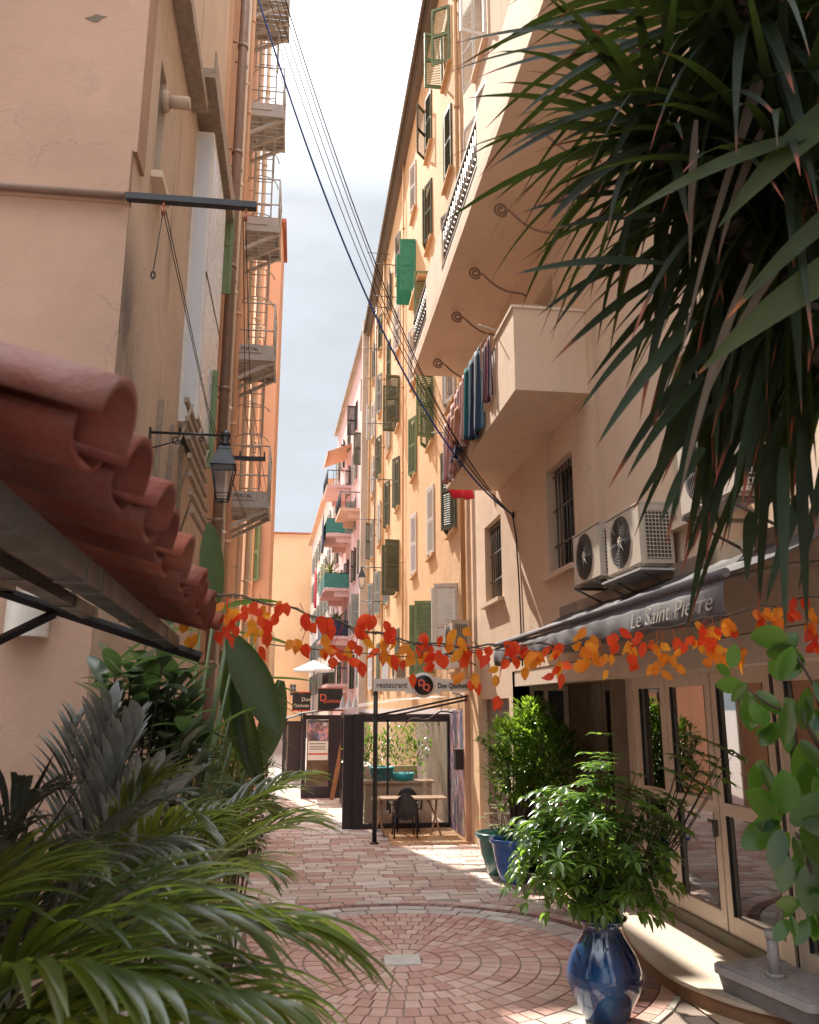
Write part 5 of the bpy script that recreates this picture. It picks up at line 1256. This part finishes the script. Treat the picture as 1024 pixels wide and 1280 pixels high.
for a in [(985, 30, 870, 455-0), (960, 150, 905, 330), (1000, 300, 890, 520), (940, 330, 860, 640), (990, 0, 930, 180), (870, 150, 865, 330)]: pblade(*a, Y=2.15, W=.028, mb=dry, sag=.3)
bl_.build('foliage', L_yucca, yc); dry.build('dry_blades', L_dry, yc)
by = MB()
for a in [(1100, 100, 910, 285, .11), (1120, 300, 885, 470, .12), (1010, 170, 790, 275, .06), (1110, 220, 920, 400, .07)]: pblade(*a[:4], Y=1.9, W=a[4], mb=by, sag=.18)
by.build('broad_blades', L_ylw, yc)

# ================================================================== garland of autumn leaves
ga = thing('leaf_garland', 'garland of red and orange autumn leaves strung across the street', 'garland', (1.1, 4.4, 2.8))
gp = [(232, 735), (275, 742), (330, 752), (380, 765), (430, 780), (490, 797), (540, 806), (600, 808), (650, 806), (700, 806), (760, 796), (820, 786), (880, 774), (940, 760), (985, 752), (1060, 740)]
wp = [atY(x, y, 4.4) for x, y in gp]; m = MB(); tw = []
for i in range(len(wp)-1):
    for k in range(6): t = k/6; p = wp[i].lerp(wp[i+1], t); tw.append(p+Vector((0, .01*math.sin(len(tw)*1.3), .010*math.sin(len(tw)*.9))))
m.tube(tw, .0055, 5); m.tube([p+Vector((0, .012*math.sin(i*1.1), .012*math.cos(i*1.1)-.004)) for i, p in enumerate(tw)], .003, 4)
w2 = [atY(x, y, 4.42) for x, y in ((330, 805), (400, 812), (520, 822), (600, 812), (720, 815), (850, 800))]; m.tube(w2, .003, 4)
for i in range(0, len(tw), 3): m.tube([tw[i], tw[i]+Vector((rnd.uniform(-.08, .08), rnd.uniform(-.03, .03), rnd.uniform(-.08, .06)))], .0022, 4)
m.build('twig', M['bark'], ga)
CL = [(235, 790, 'o', 3), (283, 785, 'r', 4), (288, 768, 'o', 4), (300, 765, 'r', 3), (285, 800, 'r', 2), (330, 770, 'r', 5), (325, 790, 'o', 4), (330, 805, 'r', 3), (352, 768, 'r', 4), (340, 765, 'o', 3), (385, 775, 'r', 4), (375, 800, 'o', 3), (375, 820, 'r', 2), (412, 790, 'r', 5), (408, 808, 'o', 3), (413, 825, 'r', 4), (447, 800, 'o', 3), (463, 775, 'r', 3), (450, 795, 'r', 3), (443, 825, 'r', 3), (490, 790, 'r', 4), (487, 812, 'o', 6), (482, 825, 'r', 3), (525, 800, 'r', 4), (522, 818, 'o', 5), (545, 815, 'r', 5), (515, 840, 'r', 2), (568, 805, 'o', 5), (552, 830, 'r', 3), (590, 815, 'r', 5), (585, 840, 'o', 3), (590, 858, 'r', 2), (602, 815, 'r', 3), (632, 820, 'r', 6), (625, 850, 'o', 2), (622, 868, 'r', 2), (645, 812, 'r', 3), (670, 815, 'o', 5), (665, 830, 'o', 4), (690, 812, 'r', 3), (700, 840, 'r', 4), (705, 822, 'o', 2), (725, 800, 'o', 4), (730, 822, 'o', 6), (745, 808, 'o', 4), (765, 805, 'r', 4), (755, 835, 'o', 4), (790, 815, 'o', 3), (805, 800, 'r', 4), (825, 820, 'o', 5), (795, 835, 'r', 3), (822, 838, 'o', 3), (850, 830, 'o', 3), (855, 800, 'r', 4), (880, 795, 'o', 8), (890, 800, 'r', 7), (900, 820, 'o', 7), (885, 820, 'o', 4), (905, 790, 'o', 5), (930, 825, 'o', 3), (915, 785, 'r', 4), (960, 775, 'o', 6), (975, 770, 'o', 5), (955, 785, 'r', 3), (995, 760, 'r', 5), (1010, 780, 'o', 4), (1015, 800, 'r', 4)]
for (px, py, c, n) in CL:
    y = 4.4+rnd.uniform(-.05, .05); p = atY(px, py-6, y); m = MB()
    for k in range(n):
        q = p+Vector((rnd.uniform(-.045, .045), rnd.uniform(-.04, .04), rnd.uniform(-.05, .06))); a = rnd.uniform(0, 6.28)
        d = Vector((math.cos(a)*.8, rnd.uniform(-.4, .4), -.35-abs(math.sin(a)))) if k else Vector((rnd.uniform(-.3, .3), 0, -1))
        leaf(m, q, d, rnd.uniform(.058, .098), rnd.uniform(.04, .06), 6, rnd.uniform(-.6, .7), rnd.uniform(-.6, .6), rnd.choice(('ovate', 'petal', 'petal')), twist=rnd.uniform(-1, 1), up=-FW+Vector((rnd.uniform(-.6, .6), 0, rnd.uniform(-.6, .6))))
    near = min(tw, key=lambda w: (w-p).length); m.tube([near, p+Vector((0, 0, .02))], .0018, 4)
    m.build('leaf_cluster', L_red if c == 'r' else L_orange, ga)

# ================================================================== planting bed, left
m = MB(); m.box((-2.0, 1.6, 0), (-.55, 9.5, .3)); m.box((-.55, 1.6, 0), (-.43, 9.5, .36)); bed = tag(m.build('planting_bed', M['concrete']), 'low concrete planting bed along the left wall under the palms', 'planter')
def palm(name, label, base, fr, mat, stemr=.05, **kw):
    t = thing(name, label, 'palm', base); lf, st = MB(), MB()
    b = Vector(base)
    for f in fr:
        p1, arch = Vector(f[0]), f[1]; o = dict(kw); o.update(f[2] if len(f) > 2 else {})
        frond(lf, st, b+Vector((rnd.uniform(-.04, .04), rnd.uniform(-.04, .04), .2)), p1, arch, **o)
    st.tube([b, b+Vector((0, 0, .3))], [stemr, stemr*.7], 8)
    lf.build('fronds', mat, t); st.build('stems', M['stemgreen'], t); return t
T = lambda px, py, y: tuple(atY(px, py, y))
palm('kentia_palm', 'large arching kentia palm filling the lower left corner, nearest the camera', (-.95, 2.1, .9),
     [(T(385, 1165, 2.3), .36, dict(LL=.52, W=.034, nl=23, drp=1.4)), (T(345, 1255, 1.9), .34, dict(LL=.42, W=.03, nl=22, drp=1.4)), (T(270, 1150, 2.0), .4, dict(LL=.42, W=.03, nl=20)), (T(180, 1230, 1.7), .36, dict(LL=.36, W=.03, nl=18)), (T(230, 1290, 1.7), .3, dict(LL=.34, W=.03, nl=18)), (T(60, 1110, 2.2), .3, {}), (T(-40, 1150, 1.8), .3, {}), (T(285, 1300, 2.1), .4, {})], L_pal, nl=19, LL=.36, W=.028, start=.3)
palm('kentia_palm', 'bright green palm with slender leaflets reaching over the paving', (-.85, 3.6, .6),
     [(T(375, 1030, 3.8), .40, dict(LL=.44, W=.028, nl=22, drp=1.0)), (T(330, 1010, 4.1), .5, dict(LL=.36, W=.03)), (T(330, 1090, 3.3), .4, {}), (T(250, 1040, 3.4), .5, {}), (T(150, 1080, 3.2), .4, {}), (T(200, 980, 3.8), .4, {}), (T(380, 970, 4.1), .40, dict(LL=.34, W=.028)), (T(280, 1150, 3.1), .4, {})], L_pal, nl=20, LL=.34, W=.026, start=.3)
palm('feather_palm', 'grey leaved feather palm standing behind the near kentia palm', (-1.1, 3.0, .7),
     [(T(210, 1000, 2.9), .35, {}), (T(230, 1060, 2.8), .4, {}), (T(40, 1000, 2.8), .4, {}), (T(-20, 1040, 2.6), .35, {}), (T(120, 1080, 2.6), .4, {}), (T(190, 1110, 2.6), .3, {}), (T(60, 1060, 2.5), .3, {})], L_spal, nl=18, LL=.30, W=.024, start=.3)
palm('silver_palm', 'pale silvery palm with upright frond against the pink wall', (-1.15, 4.6, .6),
     [(T(140, 880, 4.5), .12, dict(LL=.34, W=.05, nl=20)), (T(175, 900, 4.4), .2, dict(LL=.3, W=.05, nl=18)), (T(95, 900, 4.5), .1, dict(LL=.32, W=.045)), (T(200, 960, 4.3), .25, {}), (T(240, 975, 4.4), .25, {})], L_silver, nl=20, LL=.28, W=.04, start=.3, drp=.6)
def spiky(label, c, n, L, W, mat=L_spiky, sp=1.15, dr=.35):
    t = thing('spiky_plant', label, 'plant', c); m = MB(); rosette(m, Vector(c)+Vector((0, 0, .9)), (.05, 0, 1), n, L, W, sp, dr, 'blade', .25, 8, .35, .03); m.build('blades', mat, t)
    s = MB(); s.tube([c, Vector(c)+Vector((0, 0, .95))], [.05, .045], 8); s.build('stem', M['bark'], t)
spiky('dark upright sword leaved plant against the pink wall at the left edge', (-1.3, 3.6, .3), 42, 1.0, .07)
spiky('lower dark sword leaved plant between the palms', (-1.05, 3.3, .2), 34, .8, .06, sp=1.4, dr=.6)
# dark rubber shrubs
def rubber_shrub(label, base, spots, y, mat, L=.20, name='rubber_shrub', spread=.05):
    t = thing(name, label, 'shrub', base); m, s = MB(), MB(); b = Vector(base)
    for (px, py) in spots:
        p = atY(px, py, y+rnd.uniform(-.3, .3)); mid = b.lerp(p, .6)+Vector((0, 0, -.05)); s.tube([b, mid, p], [.014, .01, .005], 5)
        for k in range(7):
            a = k*2.4+rnd.uniform(-.3, .3); el = rnd.uniform(-.2, 1.1); leaf(m, p-Vector((0, 0, .03*k)), (math.cos(a)*math.cos(el), math.sin(a)*math.cos(el), math.sin(el)), L*rnd.uniform(.75, 1.15), L*.42, 6, .5, .2)
    m.build('foliage', mat, t); s.build('stems', M['bark'], t)
rubber_shrub('dark leathery rubber shrub by the pink wall', (-1.0, 5.0, .3), [(130, 850), (180, 815), (150, 870), (165, 835), (190, 850), (220, 860), (145, 830), (205, 820), (170, 890), (230, 890), (190, 915), (150, 930), (215, 930), (200, 870), (175, 840), (210, 900), (160, 910), (195, 930), (135, 900), (225, 870), (180, 890), (215, 840)], 5.0, L_rubberd, .25)
rubber_shrub('lower grey green shrub under the banana leaves', (-.75, 4.8, .3), [(240, 930), (205, 960), (260, 945), (230, 900), (185, 960), (250, 980), (215, 985), (280, 990), (250, 915), (225, 945)], 4.8, L_rubberd, .21)
# banana plant: broad split leaves on long stalks
bp_ = thing('banana_plant', 'bird of paradise plant with broad folded leaves beside the canopy end', 'plant', (-.75, 5.6, .3))
m, s = MB(), MB()
def broad(x0, y0, x1, y1, Y, W, stalk=None, droop=.6, fold=.25, dy=0., up=None, nosag=False):
    p0 = atY(x0, y0, Y); p1 = atY(x1, y1, Y+dy); d = p1-p0; l = d.length
    leaf(m, p0, d+Vector((0, 0, 0 if nosag else .25*l*droop)), l*1.02, W, 12, 0 if nosag else droop*.6, fold, 'ovate' if x0 == 268 and y1 < 700 else 'lance', up=up if up is not None else -FW+Z3*.5)
    s.tube([(-.75, 5.6, .35), Vector((-.75, 5.6, .35)).lerp(p0, .55)+Vector((0, 0, .15)), p0], [.022, .016, .010], 6)
broad(268, 765, 262, 655, 5.5, .16, droop=0, nosag=True, fold=.1)
broad(268, 765, 350, 752, 5.4, .09, droop=.7, fold=.6, up=Z3); broad(285, 790, 378, 812, 5.2, .12, droop=.5, up=Z3); broad(300, 770, 235, 760, 5.8, .12, up=Z3)
broad(287, 793, 345, 915, 5.1, .22, droop=.2, up=-FW+RT*.5, fold=.45, nosag=True); broad(283, 812, 330, 985, 5.6, .24, droop=.1, up=-FW-RT*.5, fold=.5, nosag=True); broad(350, 850, 318, 965, 5.7, .2, droop=.1, up=-FW+RT*.8, fold=.5, nosag=True); broad(295, 810, 318, 975, 5.5, .16, droop=.1, up=-FW-RT*1.2, fold=.7, nosag=True)
broad(300, 850, 398, 852, 5.6, .10, droop=.4, up=Z3); broad(310, 855, 380, 868, 5.9, .1, droop=.5, up=Z3); broad(255, 930, 320, 880, 5.0, .12, droop=1.2, up=Z3)
broad(215, 780, 175, 720, 6.0, .12, droop=.2); broad(250, 790, 200, 790, 6.2, .12, up=Z3); broad(225, 900, 270, 830, 5.8, .12, droop=1, up=Z3-FW*.4)
for k in range(16):   # torn strips of the hanging leaf
    x = 312+rnd.uniform(-6, 30); y = 870+k*7; p = atY(x, y, 5.5); leaf(m, p, RT*rnd.uniform(.5, 1.)+Z3*-.25+FW*rnd.uniform(-.3, .3), rnd.uniform(.12, .24), .03, 4, .5, .2, 'lance')
m.build('foliage', L_banana, bp_); s.build('stalks', M['stemgreen'], bp_)
# rounded fine shrub
fs = thing('fine_shrub', 'soft rounded olive shrub below the banana leaves', 'shrub', (-.42, 6.3, .2)); m, s = MB(), MB()
for i in range(5200):
    u = Vector((rnd.gauss(0, 1), rnd.gauss(0, 1), rnd.gauss(0, 1))).normalized(); r = rnd.random()**.3; p = Vector((-.45+u.x*.32*r, 6.4+u.y*.35*r, 1.75+u.z*.52*r))
    leaf(m, p, u+Vector((rnd.uniform(-.7, .7), rnd.uniform(-.7, .7), rnd.uniform(-.3, .8))), rnd.uniform(.04, .07), .02, 2, .2, .2)
for i in range(20): s.tube([(-.45, 6.4, .25), (-.45+rnd.uniform(-.2, .2), 6.4+rnd.uniform(-.2, .2), rnd.uniform(1.4, 2.1))], [.012, .003], 4)
m.build('foliage', L_moss, fs); s.build('stems', M['bark'], fs)
# plants on far balconies
for (px, py, Y, lb) in ((413, 712, 52, 'pale spiky plant on a far balcony of the rose building'), (420, 772, 52, 'low green plant on a far balcony lower down the rose building')):
    p = atY(px, py, Y); t = thing('balcony_plant', lb, 'plant', (p.x, p.y, p.z-.8)); m = MB(); rosette(m, p-Vector((0, 0, .3)), (0, 0, 1), 40, 1.1, .12, 1.7, 1., 'blade', seg=4); m.build('foliage', L_moss, t)
for (a, b, dr, mt, lb) in ((T(405, 640, 50), T(403, 655, 53), 2.0, 'navy', 'dark laundry hanging from a high far balcony'), (T(396, 712, 52), T(394, 712, 54), 2.2, 'red', 'red and dark laundry hanging in front of the white building')):
    o = cloth('laundry', M[mt], a, b, dr, lb); o['group'] = 'laundry on the far balconies'

# ================================================================== light, sky, camera
SKY0, SKY1, SKYB = 2.7, 19.5, 1.1   # cloud radiance ahead, overhead, and behind the camera
sd = Vector((-.61, 2.3, 2.43)).normalized()      # towards the sun
sun = bpy.data.lights.new('sun', 'SUN'); sun.energy = 4.8; sun.angle = R(.5); sun.color = (1., .93, .82)
so = bpy.data.objects.new('sun', sun); COL.objects.link(so); so.rotation_euler = sd.to_track_quat('Z', 'Y').to_euler(); so.location = (0, 0, 40)
wd = bpy.data.worlds.new('World'); scene.world = wd; wd.use_nodes = True; nt = wd.node_tree; nt.nodes.clear()
out = nt.nodes.new('ShaderNodeOutputWorld'); bg = nt.nodes.new('ShaderNodeBackground'); sk = nt.nodes.new('ShaderNodeTexSky')
sk.sky_type = 'NISHITA'; sk.sun_disc = False; sk.sun_elevation = math.asin(sd.z); sk.sun_rotation = math.atan2(sd.x, sd.y); sk.air_density = 1.; sk.dust_density = 1.2; sk.ozone_density = 1.
tc = nt.nodes.new('ShaderNodeTexCoord'); mp = nt.nodes.new('ShaderNodeMapping'); mp.inputs['Scale'].default_value = (1.6, 1.6, 4.0)
nz = nt.nodes.new('ShaderNodeTexNoise'); nz.inputs['Scale'].default_value = 2.2; nz.inputs['Detail'].default_value = 9; nz.inputs['Roughness'].default_value = .6
mr = nt.nodes.new('ShaderNodeMapRange'); mr.inputs[1].default_value = .36; mr.inputs[2].default_value = .62; mr.inputs[3].default_value = .9; mr.inputs[4].default_value = .99
mx = nt.nodes.new('ShaderNodeMix'); mx.data_type = 'RGBA'; mx.inputs[7].default_value = (1, 1, 1, 1)
nt.links.new(tc.outputs['Generated'], mp.inputs[0]); nt.links.new(mp.outputs[0], nz.inputs['Vector']); nt.links.new(nz.outputs['Fac'], mr.inputs[0]); nt.links.new(mr.outputs[0], mx.inputs[0])

def wn(t, **k):
    n = nt.nodes.new(t)
    for a, b in k.items(): setattr(n, a, b)
    return n
sx = wn('ShaderNodeSeparateXYZ'); nt.links.new(tc.outputs['Generated'], sx.inputs[0])
el = wn('ShaderNodeMapRange'); el.inputs[1].default_value = .55; el.inputs[2].default_value = .95; el.inputs[3].default_value = SKY0; el.inputs[4].default_value = SKY1; nt.links.new(sx.outputs[2], el.inputs[0])
bk = wn('ShaderNodeMapRange'); bk.inputs[1].default_value = .2; bk.inputs[2].default_value = -.5; bk.inputs[3].default_value = 1.; bk.inputs[4].default_value = SKYB; nt.links.new(sx.outputs[1], bk.inputs[0])
ml = wn('ShaderNodeMath', operation='MULTIPLY'); nt.links.new(el.outputs[0], ml.inputs[0]); nt.links.new(bk.outputs[0], ml.inputs[1])
cb = wn('ShaderNodeCombineColor')
for i_, f_ in enumerate((.93, .985, 1.05)): q_ = wn('ShaderNodeMath', operation='MULTIPLY'); q_.inputs[1].default_value = f_; nt.links.new(ml.outputs[0], q_.inputs[0]); nt.links.new(q_.outputs[0], cb.inputs[i_])
nt.links.new(cb.outputs[0], mx.inputs[7])
nt.links.new(sk.outputs[0], mx.inputs[6]); nt.links.new(mx.outputs[2], bg.inputs[0]); bg.inputs[1].default_value = .12; nt.links.new(bg.outputs[0], out.inputs[0])
cd = bpy.data.cameras.new('camera'); co = bpy.data.objects.new('camera', cd); COL.objects.link(co); scene.camera = co
cd.sensor_fit = 'VERTICAL'; cd.sensor_height = 36; cd.lens = 36*FPX/1280; cd.clip_start = .05; cd.clip_end = 1500
co.matrix_world = Matrix((RT, UP, -FW)).transposed().to_4x4(); co.location = CAM
cd.dof.use_dof = True; cd.dof.focus_distance = 12; cd.dof.aperture_fstop = 5.6
scene.view_settings.view_transform = 'Standard'; scene.view_settings.look = 'None'; scene.view_settings.exposure = 1.24; scene.view_settings.gamma = 1
scene.cycles.max_bounces = 10; scene.cycles.diffuse_bounces = 6; scene.cycles.transparent_max_bounces = 16; scene.cycles.use_denoising = True
